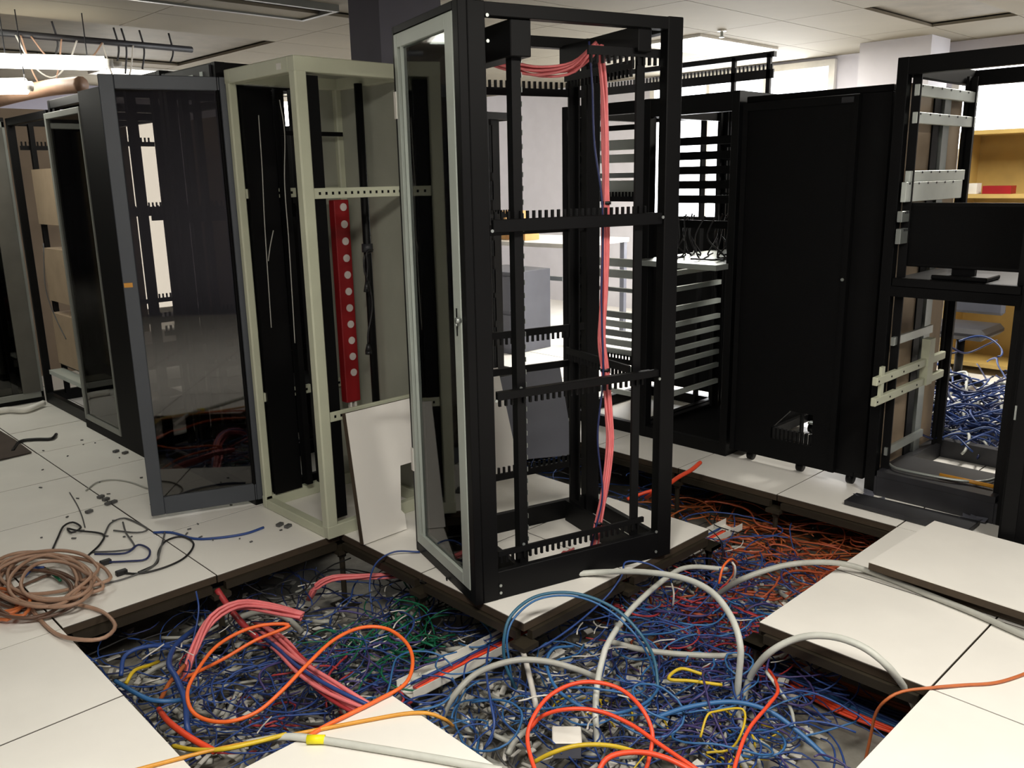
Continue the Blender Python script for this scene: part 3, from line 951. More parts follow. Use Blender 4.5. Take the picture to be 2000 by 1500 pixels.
# ------------------------------------------------------------------ background furniture
bs = thing('bookcase', 'yellow wooden bookcase behind the open right rack', 'bookcase', (6.45, .3, 0))
MB().box(.38, 0, 0, .40, 1.4, 1.85).build('back_board', M['wood'], bs)
MB().box(0, 0, 0, .38, .025, 1.85).build('side_board', M['wood'], bs)
MB().box(0, 1.375, 0, .38, 1.4, 1.85).build('side_board', M['wood'], bs)
for z in (.06, .6, 1.36, 1.83):
    MB().box(-.01, .025, z, .38, 1.375, z + .03).build('shelf', M['wood'], bs)
o = MB().box(6.5, 1.32, 1.391, 6.62, 1.52, 1.45).build('red_box', M['red'])
tag(recentre(o), 'small red box on the upper shelf of the yellow bookcase', 'box')
o = MB().box(6.5, 1.56, 1.391, 6.6, 1.62, 1.47).build('paper_stack', M['white'])
tag(recentre(o), 'small white packet beside the red box on the yellow bookcase', 'packet')
ch_ = thing('office_chair', 'dark padded chair behind the open right rack before the yellow bookcase', 'chair', tuple(pix(1866, 765, z=0)))
MB().tube([(0, 0, .1), (0, 0, .42)], .03, 10).build('pedestal', M['plastic_black'], ch_, True)
MB().box(-.22, -.22, .42, .22, .22, .50).build('seat', M['dusty'], ch_, bevel=.03)
b = MB()
b.prism([(.2, -.2, .55), (.2, .2, .55), (.2, .2, .85), (.2, .12, .98), (.2, -.12, .98), (.2, -.2, .85)], (.06, 0, 0))
b.build('backrest', M['cabgrey'], ch_, bevel=.02)
for k in range(5):
    a = k * 2 * math.pi / 5
    MB().tube([(0, 0, .09), (.26 * math.cos(a), .26 * math.sin(a), .05)], .02, 6).build('leg', M['plastic_black'], ch_)
# desk and boxes seen through main rack
dk = thing('desk', 'pale desk seen through the skewed black rack', 'desk', (5.2, 4.6, 0), math.radians(5))
MB().box(0, 0, .93, 1.0, 1.9, .97).build('desk_top', M['white'], dk)
for (x, y) in ((.02, .02), (.02, 1.84), (.94, .02), (.94, 1.84)):
    MB().box(x, y, 0, x + .05, y + .05, .93).build('leg', M['cabgrey'], dk)
MB().box(.02, .1, .62, .04, 1.8, .66).build('crossbar', M['steel'], dk)
o = MB().box(5.30, 5.55, .972, 5.6, 5.82, 1.25).build('cardboard_box', M['card'])
tag(recentre(o), 'brown cardboard box standing on the desk behind the black racks', 'box')
o = MB().box(5.30, 5.28, .972, 5.5, 5.48, 1.12).build('cardboard_box', M['card'])
tag(recentre(o), 'smaller cardboard box right of the taller one on the desk', 'box')
cb = thing('filing_cabinet', 'low dark grey cabinet under the desk seen through the skewed rack', 'cabinet', (4.6, 4.75, 0), math.radians(0))
MB().box(0, 0, 0, .5, .6, .75).build('body', M['cabgrey'], cb, bevel=.004)
for z in (.05, .4):
    q = MB().box(-.015, .02, z, 0, .58, z + .31).build('drawer', M['cabgrey'], cb)
    MB().box(-.025, .24, z + .2, -.015, .36, z + .215).build('handle', M['steel'], q)

# ------------------------------------------------------------------ loose floor tiles
def tile_thing(label, o_, a, b_, n, poly=None, th=.032, thickn=None):
    """loose tile: polygon in (a,b) tile coordinates 0..1"""
    poly = poly or [(0, 0), (1, 0), (1, 1), (0, 1)]
    O, A, B, Nn = Vector(o_), Vector(a), Vector(b_), Vector(n).normalized()
    P = [O + A * x + B * y for x, y in poly]
    b = MB()
    b.prism(P, -Nn * .004, 0)
    b.prism([p - Nn * .0042 for p in P], -Nn * (th - .004), 1)
    o = b.build('loose_floor_tile', [M['tile'], M['tile_core']])
    return tag(recentre(o), label, 'floor tile')


# leaning tile with notch, before the beige rack
A = (Vector((1.80, 2.26, 0)) - Vector((1.19, 2.25, 0))).normalized() * .6
lean = (Vector((1.222, 2.355, .575)) - Vector((1.195, 2.235, .003)))
lean = lean.normalized() * .59
nn = A.cross(lean)
tile_thing('white floor tile with a cut-out corner leaning on the beige rack', (1.195, 2.20, .005), A, lean, nn, [(0, 0), (.40, 0), (.40, .12), (.37, .16), (.42, .50), (1, .50), (1, 1), (0, 1)])
A2 = Vector((.55, -.16, 0))
l2 = Vector((.05, .20, .50)).normalized() * .6
tile_thing('white floor tile leaning behind the skewed black rack', (1.78, 2.52, .004), A2, l2, A2.cross(l2))
# dark pointed sheet behind the rack
A3 = Vector((.42, -.25, 0.0))
l3 = Vector((.08, .12, .50))
o = MB().prism([Vector((2.36, 2.62, .004)), Vector((2.36, 2.62, .004)) + A3, Vector((2.36, 2.62, .004)) + A3 * .9 + l3 * 1.0, Vector((2.36, 2.62, .004)) + l3 * .9], (.01, .01, 0)).build('metal_sheet', M['cabgrey'])
tag(recentre(o), 'dark grey metal sheet leaning behind the skewed black rack', 'metal sheet')
# raised tiles at right: a stack of two
c0 = pix(1697, 1097, z=.078)
c1 = pix(2010, 1198, z=.078)
ua = (c1 - c0); ua.z = 0; ua.normalize()
va = pix(1832, 1042, z=.078) - c0; va.z = 0
va = Vector((-ua.y, ua.x, 0)) * (1 if Vector((-ua.y, ua.x, 0)).dot(va) > 0 else -1)
tile_thing('topmost loose white tile of the stack at the right front', c0, ua * .6, va * .6, (0, 0, 1))
tile_thing('lower loose white tile directly under the topmost stacked tile at right', c0 + ua * .04 + va * .04 - Vector((0, 0, .0385)), ua * .6, va * .6, (0, 0, 1))
# white floor guard strip and brown mat on the left
o = MB().tube(spline([pix(-30, 808, z=.03), pix(15, 800, z=.03), pix(50, 800, z=.03), pix(85, 787, z=.03)]), .022, 8).build('plastic_strip', M['white'], None, True)
tag(recentre(o), 'white plastic strip on the floor before the far left glass door', 'strip')
q = [pix(-40, 850, z=.006), pix(0, 842, z=.006), pix(30, 860, z=.006), pix(62, 884, z=.006), pix(-40, 908, z=.006)]
o = MB().prism(q, (0, 0, .005)).build('floor_mat', M['mat_brown'])
tag(recentre(o), 'dark brown mat lying on the tiles at the left edge', 'mat')
# rod
o = MB().tube(spline([pix(25, 880, z=.012), pix(40, 862, z=.012), pix(70, 858, z=.012), pix(100, 857, z=.012), pix(110, 848, z=.012)]), .010, 6).build('black_strap', CM['black'], None, True)
tag(recentre(o), 'dark strap lying bent beside the brown mat', 'strap')

# cable tray down in the opening
a, b_ = pix(800, 1352, z=-.2), pix(1240, 1128, z=-.2)
ct = thing('cable_tray', 'pale metal cable tray running under the floor below the skewed rack', 'cable tray')
u_ = (b_ - a).normalized()
s_ = Vector((-u_.y, u_.x, 0))
a = a - u_ * .02
Lt = 2.1
b = MB()
b.obox(a - s_ * .05, u_ * Lt, s_ * .10, (0, 0, .003)).obox(a - s_ * .05, u_ * Lt, s_ * .003, (0, 0, .035)).obox(a + s_ * .047, u_ * Lt, s_ * .003, (0, 0, .035))
b.build('channel', M['white'], ct)
for k in (.12, .6, 1.1, 1.7):
    MB().box(0, 0, 0, .03, .03, .2 - .36 + .32).build('foot', M['stringer'], ct).location = a + u_ * k + Vector((0, 0, -.16))
for k, cc in enumerate(('orange_red', 'orange_red', 'red', 'blue', 'pale_grey')):
    off = s_ * (-.035 + .017 * k)
    pts = [a + u_ * (t_ + random.uniform(-.02, .02)) + off + s_ * random.uniform(-.008, .008) + Vector((0, 0, .012 + .006 * (k % 2))) for t_ in (.05, .3, .55, .8, 1.2, 1.6, 2.0)]
    o = MB().tube(spline(pts), .0055, 6).build('tray_cable', CM[cc], None, True)
    tag(recentre(o), ['orange cable along the near side of the pale cable tray', 'second orange cable in the pale cable tray', 'red cable along the middle of the pale cable tray',
                      'blue cable in the pale cable tray', 'pale grey cable at the far side of the pale cable tray'][k], 'cable', 'cables in the cable tray')
# square junction box
c = pix(1107, 1438, z=-.13)
t = thing('junction_box', 'small square box with white lid among the cables at bottom centre', 'junction box', tuple(c), math.radians(44))
MB().box(-.040, -.043, -.05, .040, .043, 0).build('body', M['cabgrey'], t)
MB().box(-.042, -.046, 0, .042, .046, .008).build('lid', M['white'], t, bevel=.003)


# ------------------------------------------------------------------ named cables
def cable(label, pts, r, col, group=None, name='cable', sides=8, extra=None):
    P = [pix(x, y, z=z) for x, y, z in pts]
    o = MB().tube(spline(P, .015), r, sides).build(name, CM[col], None, True)
    recentre(o)
    tag(o, label, 'cable', group)
    return o


cable('orange cable looping around the left half of the opening', [(352, 1328, -.16), (395, 1308, -.12), (440, 1285, -.09), (500, 1250, -.06), (565, 1222, -.04), (520, 1220, -.02), (470, 1234, -.02), (420, 1265, -.03), (382, 1315, -.04), (366, 1352, -.05), (374, 1387, -.05),
      (403, 1406, -.05), (450, 1409, -.04), (503, 1390, -.03), (550, 1350, 0), (600, 1298, .03), (652, 1250, .05), (705, 1226, .05), (755, 1228, .04), (793, 1255, .03), (806, 1292, .02), (792, 1335, .012), (740, 1366, .010), (680, 1396, .009), (632, 1420, .007), (600, 1440, .007)], .0065, 'orange')
cable('orange cable ring standing up at the bottom centre', [(1062, 1540, -.1), (1040, 1490, -.08), (1030, 1440, -.05), (1042, 1400, -.02), (1070, 1362, .0), (1112, 1338, .02), (1160, 1332, .03), (1212, 1346, .02), (1252, 1382, .0), (1274, 1430, -.04), (1268, 1480, -.08), (1250, 1540, -.1)], .0065, 'orange_red')
cable('orange cable arching low to the bottom edge right of centre', [(1034, 1425, -.1), (1060, 1398, -.06), (1110, 1385, -.03), (1170, 1389, -.03), (1232, 1415, -.04), (1290, 1455, -.05), (1345, 1492, -.06), (1400, 1530, -.08)], .0065, 'orange_red')
cable('thick orange cable curling at the bottom edge below the ring', [(1160, 1530, -.08), (1185, 1482, -.04), (1240, 1469, -.03), (1300, 1480, -.04), (1370, 1515, -.06)], .008, 'orange_red')
cable('red cable rising from the bottom right to the gap under the tiles', [(1428, 1530, -.05), (1440, 1480, -.05), (1462, 1425, -.06), (1500, 1378, -.08), (1519, 1350, -.1), (1510, 1322, -.13), (1492, 1302, -.16)], .006, 'orange_red')
cable('amber cable lying across the front left tiles and the corner tile', [(225, 1515, .006), (340, 1484, .006), (430, 1462, .006), (560, 1437, .007), (700, 1410, .006), (790, 1394, .006), (835, 1393, .006), (868, 1405, -.02), (884, 1418, -.08)], .006, 'mustard')
cable('yellow cable end beside the amber one at the opening edge', [(338, 1457, -.06), (375, 1464, -.02), (430, 1464, .008), (490, 1452, .013), (560, 1434, .016)], .007, 'yellow')
g = cable('pale grey cable with yellow tag crossing the corner tile', [(480, 1452, -.03), (560, 1439, .012), (620, 1444, .012), (710, 1458, .012), (830, 1478, .012), (980, 1505, .012)], .011, 'pale_grey')
tp = pix(617, 1444, z=.014)
tg = MB().tube([tp + Vector((-.018, .018, 0)), tp + Vector((.018, -.018, 0))], .0135, 10).build('tag', M['yellow'], None, True)
tg.parent = g
tg.matrix_parent_inverse = Matrix.Translation(g.location).inverted()
cable('grey hose arcing between the tray and the middle of the opening', [(862, 1405, -.2), (884, 1362, -.12), (930, 1316, -.06), (1000, 1291, -.02), (1062, 1291, -.02), (1122, 1306, -.05), (1175, 1328, -.12)], .011, 'grey')
cable('grey hose bent sharply beneath the front edge of the rack platform', [(1168, 1460, -.2), (1163, 1400, -.14), (1166, 1340, -.08), (1176, 1290, -.04), (1190, 1252, -.01), (1235, 1188, .0), (1300, 1130, -.02), (1345, 1108, -.05), (1420, 1112, -.1)], .011, 'pale_grey')
cable('pale grey hose arching right from the rack platform into the opening', [(1120, 1121, .012), (1180, 1117, .03), (1255, 1117, .07), (1330, 1128, .09), (1388, 1155, .09), (1428, 1205, .06), (1446, 1262, .0), (1443, 1320, -.1), (1438, 1370, -.2)], .012, 'pale_grey')
cable('grey hose arching over the right tiles to the stacked tiles, ending as a shadow streak', [(1385, 1175, -.2), (1408, 1157, -.1), (1455, 1129, .02), (1530, 1105, .06), (1600, 1098, .06), (1660, 1104, .04), (1725, 1126, .014), (1810, 1160, .014), (1900, 1196, .014), (1980, 1232, .014), (2090, 1280, .014)], .012, 'grey')  # hose end extended along a shadow streak, shade drawn as hose
cable('grey hose arching high over the right tile edge', [(1448, 1395, -.26), (1462, 1330, -.14), (1500, 1277, .0), (1560, 1246, .07), (1622, 1243, .1), (1682, 1262, .1), (1730, 1298, .06), (1768, 1345, -.04), (1790, 1388, -.14)], .012, 'pale_grey')
cable('straight pale hose along the middle of the opening', [(1188, 1252, -.1), (1250, 1268, -.1), (1320, 1277, -.1), (1400, 1281, -.1), (1450, 1278, -.12)], .011, 'grey')
cable('white hose dropping from the tray toward the bottom centre', [(1008, 1248, -.12), (1022, 1275, -.1), (1034, 1320, -.1), (1045, 1370, -.14), (1050, 1400, -.2)], .010, 'white')
cable('pale hose half buried at the left of the pink bundle', [(470, 1205, -.2), (510, 1195, -.16), (555, 1205, -.14), (590, 1235, -.18)], .013, 'grey')
cable('short grey tube low at the right of the opening', [(1440, 1390, -.2), (1452, 1430, -.22), (1475, 1475, -.22), (1490, 1520, -.22)], .010, 'grey')
cable('thin grey cord dangling under the right tile corner', [(1495, 1310, -.1), (1520, 1345, -.14), (1545, 1385, -.2), (1552, 1425, -.26)], .006, 'pale_grey')
cable('brown-orange cable crossing the right front tiles', [(1690, 1485, -.3), (1700, 1440, -.2), (1710, 1395, -.1), (1730, 1368, -.03), (1762, 1351, .0), (1820, 1343, .008), (1880, 1338, .006), (1940, 1334, .006), (1985, 1322, .006), (2040, 1300, .006)], .005, 'brown_orange')
bl = 'light_blue'
cable('teal cable making a large arch at the centre of the opening', [(1010, 1350, -.2), (988, 1300, -.1), (984, 1250, 0), (998, 1203, .07), (1040, 1168, .1), (1095, 1157, .11), (1152, 1166, .1), (1208, 1194, .06), (1252, 1240, .0), (1278, 1290, -.08), (1286, 1350, -.16)], .006, 'teal')
cable('second teal cable close inside the large arch', [(1000, 1340, -.2), (996, 1300, -.1), (990, 1250, 0), (1004, 1208, .06), (1045, 1173, .09), (1098, 1163, .1), (1150, 1172, .09), (1200, 1200, .05), (1244, 1244, -.01), (1270, 1290, -.09), (1280, 1330, -.16)], .004, 'light_blue')
cable('blue cable looping below the teal arch', [(1120, 1262, -.1), (1080, 1268, -.06), (1068, 1300, -.04), (1090, 1348, -.05), (1145, 1384, -.07), (1205, 1393, -.08), (1262, 1372, -.12), (1290, 1340, -.16)], .0055, 'light_blue')
cable('bright blue cable running down right toward the bottom edge', [(1285, 1400, -.12), (1350, 1380, -.1), (1430, 1371, -.1), (1500, 1388, -.12), (1560, 1430, -.16), (1620, 1485, -.2)], .008, 'light_blue')
cable('blue cable from the rack foot over the tray', [(1300, 1118, -.0), (1262, 1100, .03), (1222, 1098, .03), (1214, 1125, .0), (1180, 1170, -.06), (1110, 1230, -.1), (1040, 1272, -.12), (960, 1300, -.16)], .004, 'blue')
cable('pair of blue cables dropping steeply left of the teal arch', [(955, 1260, -.1), (950, 1310, -.06), (958, 1370, -.06), (965, 1420, -.1), (945, 1465, -.16)], .004, 'blue')
cable('dark blue cable arc at the left edge of the opening', [(236, 1320, -.12), (245, 1280, -.08), (290, 1262, -.08), (350, 1264, -.14), (390, 1258, -.2)], .008, 'blue')
cable('blue cable hugging the left tile edge', [(225, 1330, -.14), (262, 1352, -.1), (300, 1368, -.1), (352, 1367, -.12), (372, 1350, -.16)], .008, 'light_blue')
cable('blue bundle curve running down inside the orange loop edge', [(385, 1225, -.16), (345, 1258, -.1), (330, 1295, -.08), (345, 1325, -.08), (362, 1370, -.1), (366, 1420, -.14), (380, 1450, -.2)], .010, 'blue')
cable('blue cord standing up at the back tile edge', [(383, 1155, .01), (388, 1185, -.03), (385, 1215, -.08), (375, 1260, -.14)], .0035, 'blue')
cable('blue cord over the platform edge behind the pink bundle', [(820, 1078, .01), (770, 1078, .02), (735, 1100, -.02), (722, 1140, -.1), (728, 1200, -.2)], .004, 'blue')
cable('thin dark cord hanging over the platform edge by the rack door', [(872, 1128, .01), (876, 1155, -.04), (882, 1190, -.14), (872, 1220, -.25)], .0035, 'black')
cable('thick orange cable end sticking up at the far side', [(1262, 972, -.05), (1282, 960, .03), (1300, 950, .07), (1325, 932, .09), (1350, 918, .11), (1368, 903, .13)], .011, 'orange_red')
cable('orange cable lying behind the right rack post', [(1225, 975, -.02), (1260, 962, .0), (1305, 950, .03)], .009, 'orange_red')
cable('orange-red cable under the left front tile edge', [(310, 1385, -.2), (330, 1410, -.12), (370, 1440, -.08), (420, 1468, -.08)], .010, 'orange_red')
cable('brown cable running up from the left tile edge', [(312, 1370, -.2), (330, 1335, -.14), (345, 1318, -.12), (360, 1300, -.14)], .008, 'brown_orange')
cable('yellow cable folded near the middle of the opening', [(1410, 1338, -.12), (1350, 1330, -.1), (1306, 1326, -.1), (1330, 1306, -.1), (1375, 1318, -.12)], .006, 'yellow')
cable('yellow cable curled at the lower right of the opening', [(1368, 1440, -.14), (1380, 1400, -.1), (1396, 1390, -.1), (1450, 1385, -.12), (1452, 1420, -.14), (1428, 1462, -.16), (1380, 1470, -.16)], .004, 'yellow')
cable('mustard cable passing under the orange ring', [(1040, 1490, -.14), (1080, 1470, -.1), (1130, 1456, -.08), (1190, 1456, -.08), (1250, 1470, -.12)], .007, 'yellow')
cable('yellow scrap of cable near the left tiles', [(246, 1335, -.16), (262, 1310, -.14), (290, 1300, -.16), (310, 1292, -.18)], .007, 'yellow')
cable('white cord curving beside the orange cables at the far right', [(1430, 1098, .0), (1436, 1110, -.02), (1432, 1132, -.08), (1412, 1152, -.16)], .005, 'white')
cable('white wisp of cord over the right hose', [(1312, 1140, -.02), (1316, 1160, -.04), (1314, 1185, -.1)], .004, 'white')
cable('orange cord arching between the hoses at right', [(1404, 1140, -.06), (1412, 1108, .0), (1428, 1092, .0), (1440, 1100, -.06)], .005, 'orange')
cable('red flat cable under the back tile edge at left', [(424, 1152, -.06), (450, 1190, -.12), (480, 1225, -.14), (520, 1262, -.18)], .013, 'red')
bundle('pink_cable_bundle', 'thick pink bundle ending in open space at the left of the opening', 'cable', [pix(*q[:2], z=q[2]) for q in ((358, 1330, -.2), (382, 1265, -.12), (415, 1208, -.06), (465, 1182, -.03), (520, 1186, -.03), (590, 1204, -.05))], ['pink'] * 7, .0065, .012)
bundle('pink_cable_bundle', 'broad pink and red bundle running down toward the corner tile', 'cable', [pix(*q[:2], z=q[2]) for q in ((500, 1225, -.2), (550, 1262, -.12), (600, 1310, -.08), (660, 1355, -.08), (740, 1400, -.12), (800, 1440, -.2))], ['pink', 'pink', 'red', 'pink', 'pink', 'red', 'pink', 'blue', 'pink'], .007, .022)
bundle('pink_cable_bundle', 'pink bundle emerging from under the rack platform', 'cable', [pix(*q[:2], z=q[2]) for q in ((604, 1170, -.2), (618, 1145, -.13), (650, 1129, -.1), (700, 1126, -.1), (790, 1121, -.12), (850, 1110, -.16))], ['pink'] * 6, .0055, .009)
for k, (cc, y0, y1, nm) in enumerate((('blue', 1318, 1408, 'blue cables running straight under the right tiles'), ('light_blue', 1325, 1418, 'bright blue cables running straight under the right tiles'), ('orange_red', 1340, 1425, 'orange cables running beside the blue run under the right tiles'), ('brown_orange', 1296, 1372, 'brown-orange cables along the far side of the run under the right tiles'), ('dark_blue', 1310, 1390, 'dark blue cables nearest the pedestal of the run under the right tiles'))):
    p_ = [pix(1500, y0 - 18, z=-.32), pix(1560, y0 + 5, z=-.32), pix(1640, (y0 + y1) / 2 + 3, z=-.315), pix(1745, y1 + 4, z=-.32), pix(1850, y1 + 45, z=-.32)]
    bundle('cable_run', nm, 'cable', p_, [cc] * 4, .006, .011, 6, .3)

# cords lying on the left tiles
cable('black patch cord curled on the left tiles nearest the aisle', [(103, 1072, .006), (112, 1052, .006), (124, 1028, .01), (142, 1020, .012), (158, 1030, .012), (140, 1040, .01), (132, 1032, .01), (150, 1036, .01), (200, 1043, .008), (196, 1062, .006), (172, 1085, .006)], .0045, 'black')
cable('dark grey cord looping on the left tiles before the smoked door', [(204, 1044, .006), (216, 1022, .006), (242, 1012, .006), (270, 1022, .006), (288, 1034, .006), (268, 1040, .006), (222, 1036, .006)], .004, 'dark_grey')
cable('black cord ring on the tiles near the opening', [(236, 1118, .01), (272, 1120, .008), (322, 1108, .006), (362, 1088, .006), (378, 1062, .006), (355, 1048, .006), (325, 1056, .008), (310, 1076, .008), (306, 1100, .006), (270, 1118, .006)], .0045, 'black')
cable('dark cord under the smoked door crossing the tiles', [(205, 1098, .01), (250, 1096, .012), (285, 1092, .012), (292, 1074, .012), (270, 1064, .01), (245, 1080, .01), (185, 1082, .006)], .0045, 'dark_blue')
cable('dark cord from the tan coil to the black ring', [(150, 1152, .01), (195, 1142, .006), (250, 1128, .006), (300, 1104, .012), (314, 1070, .014), (322, 1040, .006)], .004, 'dark_grey')
cable('slate blue cord lying in front of the smoked door', [(300, 1040, .006), (335, 1040, .006), (380, 1052, .006), (430, 1050, .006), (480, 1042, .006), (515, 1030, .006)], .006, 'blue')
cable('faint grey cord arc on the tiles left of the smoked door', [(168, 958, .005), (190, 942, .005), (222, 937, .005), (255, 942, .005), (288, 954, .005)], .004, 'grey')
cable('thin brown cord on the tiles near the left racks', [(136, 962, .004), (150, 985, .004), (160, 1008, .004), (166, 1030, .004)], .003, 'dark_grey')
cable('green-grey cord trailing to the tan coil', [(182, 1078, .006), (230, 1076, .006), (262, 1068, .006), (246, 1040, .006), (240, 1020, .006)], .004, 'dark_grey')
for k, (px, py) in enumerate(((205, 1098), (236, 1118))):
    c = pix(px, py, z=.012)
    o = MB().obox(c + Vector((-.02, -.012, -.012)), (.045, 0, 0), (0, .024, 0), (0, 0, .022)).build('plug', CM['black'], None, False, .003)
    tag(recentre(o), ['black plug at the end of the dark blue cord on the tiles', 'black plug at the end of the black cord ring on the tiles'][k], 'plug')
# tan coil of cable
def coil(label, loops, r, col, tail=None, name='cable_coil'):
    pts = []
    n = 22
    for l, (px, py, rx, ry, ph) in enumerate(loops):
        for k in range(n):
            a_ = ph + 2 * math.pi * k / n
            wob = 1 + .05 * math.sin(3 * a_ + l)
            p_ = pix(px + rx * wob * math.cos(a_), py + ry * wob * math.sin(a_), z=.008 + .006 * l + .01 * (1 + math.sin(a_ * 2 + l)))
            pts.append(p_)
    if tail:
        pts += [pix(x, y, z=z) for x, y, z in tail]
    o = MB().tube(spline(pts, .03), r, 6).build(name, CM[col], None, True)
    tag(recentre(o), label, 'cable')


random.seed(3)
coil('big tan coil of cable on the tiles at the left edge', [(88 + random.uniform(-18, 22), 1128 + random.uniform(-8, 10), 88 + random.uniform(-24, 18), 46 + random.uniform(-10, 9), random.uniform(0, .6)) for _ in range(8)], .0075, 'tan',
     [(120, 1175, .03), (150, 1180, .02), (200, 1195, .012), (225, 1222, .014), (205, 1245, .03), (165, 1250, .03), (110, 1238, .012), (70, 1200, .012), (52, 1170, .02)])
coil('second brownish coil under the tan coil at the left edge', [(60 + random.uniform(-20, 22), 1150 + random.uniform(-8, 10), 80 + random.uniform(-24, 14), 40 + random.uniform(-10, 9), random.uniform(0, 6)) for _ in range(4)], .0065, 'brown')
coil('reddish-brown coil mostly cut off by the left edge', [(-20, 1180, 60, 22, 0), (-16, 1186, 70, 26, 1), (-10, 1172, 66, 24, 2)], .007, 'brown_orange')
cable('blue cord end lying inside the tan coil', [(48, 1125, .02), (66, 1110, .03), (86, 1108, .03)], .006, 'blue')
cable('green cord end lying inside the tan coil', [(92, 1112, .02), (104, 1122, .03), (118, 1134, .03)], .006, 'green')

# ------------------------------------------------------------------ tangles (uncountable)
def tangle(name, label, col, n, spots, r=(.0025, .004), length=(.3, .9), zr=(-.34, -.14), wild=1.0, sides=4, white_tip=False, straight=0.0):
    """spots: (px, py, spread_m, weight); many short wandering strands"""
    b = MB()
    wts = np.array([s_[3] for s_ in spots], float)
    wts /= wts.sum()
    for _ in range(n):
        px, py, sd, _w = spots[rng.choice(len(spots), p=wts)]
        c = pix(px, py, z=-.25)
        L = rng.uniform(*length)
        st = .028
        k = max(4, int(L / st))
        h = rng.uniform(0, 2 * math.pi)
        dh = rng.normal(0, .25 * wild)
        x, y = c.x + rng.normal(0, sd), c.y + rng.normal(0, sd)
        z = rng.uniform(*zr)
        x -= math.cos(h) * L / 3
        y -= math.sin(h) * L / 3
        amp = rng.uniform(0, .06)
        ph = rng.uniform(0, 6.28)
        pts = []
        for q in range(k):
            dh = dh * .9 + rng.normal(0, .10 * wild)
            h += dh * (1 - straight)
            x += math.cos(h) * st
            y += math.sin(h) * st
            zz = z + amp * math.sin(ph + q * .22) + rng.normal(0, .001)
            zz = min(max(zz, SUB + .006), -.045)
            pts.append((x, y, zz))
        b.tube(pts, rng.uniform(*r), sides)
    o = b.build(name, CM[col], None, True)
    tag(o, label, 'cable', kind='stuff')
    return o


LEFT = [(450, 1250, .18, 1), (550, 1330, .18, 1), (400, 1420, .15, 1), (620, 1210, .18, 1), (700, 1300, .16, 1.4), (300, 1330, .12, .7), (800, 1230, .14, .8), (650, 1420, .14, 1), (450, 1380, .2, 1)]
MID = [(900, 1330, .14, 1), (1000, 1380, .16, 1), (1100, 1300, .16, 1.2), (1200, 1350, .16, 1), (1300, 1300, .14, 1), (1100, 1440, .16, 1), (1250, 1440, .16, 1)]
RIGHT = [(1350, 1230, .14, 1.2), (1420, 1330, .13, 1.3), (1400, 1410, .12, 1.2), (1450, 1180, .15, .8), (1500, 1130, .15, .6), (1380, 1100, .13, .6)]
tangle('blue_cable_tangle', 'dense tangle of blue network cables filling the left of the floor opening', 'blue', 120, LEFT)
tangle('blue_cable_tangle', 'tangle of blue network cables across the middle of the floor opening', 'blue', 90, MID)
tangle('blue_cable_tangle', 'knot of blue network cables before the right tiles of the opening', 'blue', 150, RIGHT)
tangle('dark_blue_cable_tangle', 'dark blue cables tangled through the whole floor opening', 'dark_blue', 120, LEFT + RIGHT)
tangle('light_blue_cable_tangle', 'brighter blue cables scattered over the tangle at the middle', 'light_blue', 40, MID + RIGHT[:3], (.003, .005), zr=(-.24, -.1))
tangle('green_cable_tangle', 'green cables knotted inside the right half of the orange loop', 'green', 46, [(750, 1300, .09, 2), (800, 1250, .07, 1), (820, 1290, .06, 1)], (.003, .005), (.15, .5), (-.26, -.12))
tangle('grey_cable_tangle', 'grey cables lying low across the floor opening', 'dark_grey', 180, LEFT + MID, (.003, .006), (.15, .6), (-.35, -.22))
tangle('pale_cable_tangle', 'pale grey cut cable pieces strewn over the subfloor', 'grey', 460, LEFT + MID + RIGHT, (.006, .012), (.06, .22), (-.35, -.22), .5)
tangle('white_cable_tangle', 'thin white cable ends scattered on top of the tangle', 'white', 90, LEFT + MID + RIGHT, (.002, .0035), (.06, .2), (-.24, -.1), .8)
tangle('orange_cable_tangle', 'orange cables heaped at the far right of the floor opening', 'rust', 90, [(1500, 1080, .12, 1), (1560, 1110, .12, 1.4), (1620, 1090, .10, 1.2), (1450, 1130, .12, 1), (1430, 1220, .14, 1), (1350, 1200, .12, .6), (1620, 1140, .12, 1)], (.003, .006), (.3, .9), (-.33, -.16))
tangle('brown_cable_tangle', 'brown-orange cables low in the far right corner of the opening', 'brown_orange', 60, [(1600, 1060, .15, 1), (1500, 1040, .15, 1), (1400, 1000, .15, 1)], (.003, .006), (.3, .9), (-.34, -.22), .5)
tangle('red_cable_tangle', 'red cables mixed into the tangle right of the teal arch', 'red', 50, [(1400, 1240, .12, 1), (1340, 1180, .1, 1), (1450, 1280, .08, 1), (640, 1380, .12, .8), (480, 1360, .12, .5)], (.003, .006), (.2, .6), (-.28, -.14))
tangle('purple_cable_tangle', 'purple-blue cables knotted right of the centre', 'purple', 90, RIGHT[:4] + [(680, 1360, .12, 1)], (.003, .005), (.2, .7), (-.28, -.13))
tangle('black_cable_tangle', 'black cords lying through the back of the opening', 'black', 70, [(800, 1220, .14, 1), (860, 1200, .12, 1), (1380, 1080, .15, 1), (1050, 980, .3, 1), (600, 1200, .2, 1)], (.0025, .004), (.3, .9), (-.32, -.1))
tangle('yellow_cable_tangle', 'a few yellow cords low in the middle of the opening', 'yellow', 16, [(1150, 1420, .12, 1), (1400, 1450, .12, 1), (1500, 1440, .06, 1)], (.003, .004), (.15, .5), (-.3, -.2))
tangle('blue_cable_tangle', 'blue cables in shadow beneath the back of the skewed rack', 'blue', 60, [(1000, 920, .2, 1), (1080, 960, .2, 1), (1330, 960, .12, 1), (960, 900, .1, 1)], zr=(-.3, -.08))
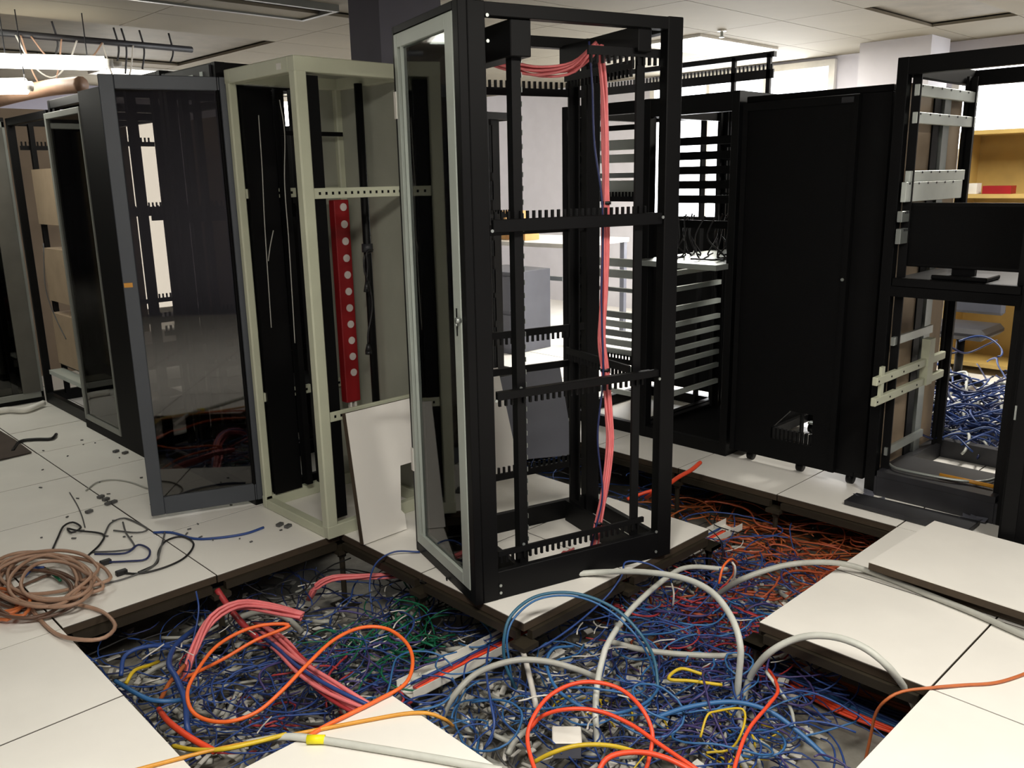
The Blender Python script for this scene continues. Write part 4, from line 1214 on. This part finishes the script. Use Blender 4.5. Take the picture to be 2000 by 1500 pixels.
# debris chips
b = MB()
for _ in range(1100):
    px, py, sd, _w = (LEFT + MID + RIGHT)[rng.integers(0, 22)]
    c = pix(px, py, z=-.3)
    x, y = c.x + rng.normal(0, sd * 1.3), c.y + rng.normal(0, sd * 1.3)
    a = rng.uniform(0, 6.28)
    l, wd = rng.uniform(.012, .06), rng.uniform(.01, .035)
    b.obox((x, y, SUB + rng.uniform(.002, .09)), (l * math.cos(a), l * math.sin(a), rng.uniform(-.01, .01)), (-wd * math.sin(a), wd * math.cos(a), rng.uniform(-.006, .006)), (0, 0, .004))
o = b.build('debris', M['white'])
tag(o, 'pale chips and scraps strewn through the floor opening', 'debris', kind='stuff')
# heap of cables behind right rack
c = pix(1882, 790, z=.2)
for (cc, nm, n) in (('blue', 'heap of blue cables on the floor behind the open right rack', 130), ('pale_grey', 'pale cables lying through the blue heap behind the open right rack', 24), ('dark_blue', 'dark blue cables within the heap behind the open right rack', 90)):
    b = MB()
    for _ in range(n):
        h = rng.uniform(0, 6.28)
        x, y = c.x + rng.normal(0, .16), c.y + rng.normal(0, .16)
        z = abs(rng.normal(0, .16)) + .02
        dh = rng.normal(0, .25)
        pts = []
        for q in range(14):
            dh = dh * .9 + rng.normal(0, .1)
            h += dh
            x += math.cos(h) * .03
            y += math.sin(h) * .03
            pts.append((x, y, max(.01, z + .04 * math.sin(q * .4 + n))))
        b.tube(pts, .006 if cc != 'pale_grey' else .009, 4)
    o = b.build('cable_heap', CM[cc], None, True)
    tag(o, nm, 'cable', kind='stuff')
# crumbs on left tiles
b = MB()
for _ in range(60):
    px, py = rng.uniform(60, 640), rng.uniform(860, 1060)
    c = pix(px, py, z=0)
    if not (-.5 < c.x < 1.05 and c.y > 2.45):
        continue
    a = rng.uniform(0, 6.28)
    l, wd = rng.uniform(.006, .022), rng.uniform(.004, .008)
    b.obox((c.x, c.y, .001), (l * math.cos(a), l * math.sin(a), 0), (-wd * math.sin(a), wd * math.cos(a), 0), (0, 0, .005))
for (px, py) in ((225, 885), (243, 888), (172, 1004), (546, 1030), (562, 1033), (195, 975), (205, 980), (210, 988), (220, 985)):
    c = pix(px, py, z=0)
    b.obox((c.x, c.y, .001), (.03, .012, 0), (-.008, .02, 0), (0, 0, .012))
o = b.build('floor_crumbs', CM['dark_grey'])
tag(o, 'dark clipped cable ties and crumbs scattered on the left tiles', 'debris', kind='stuff')
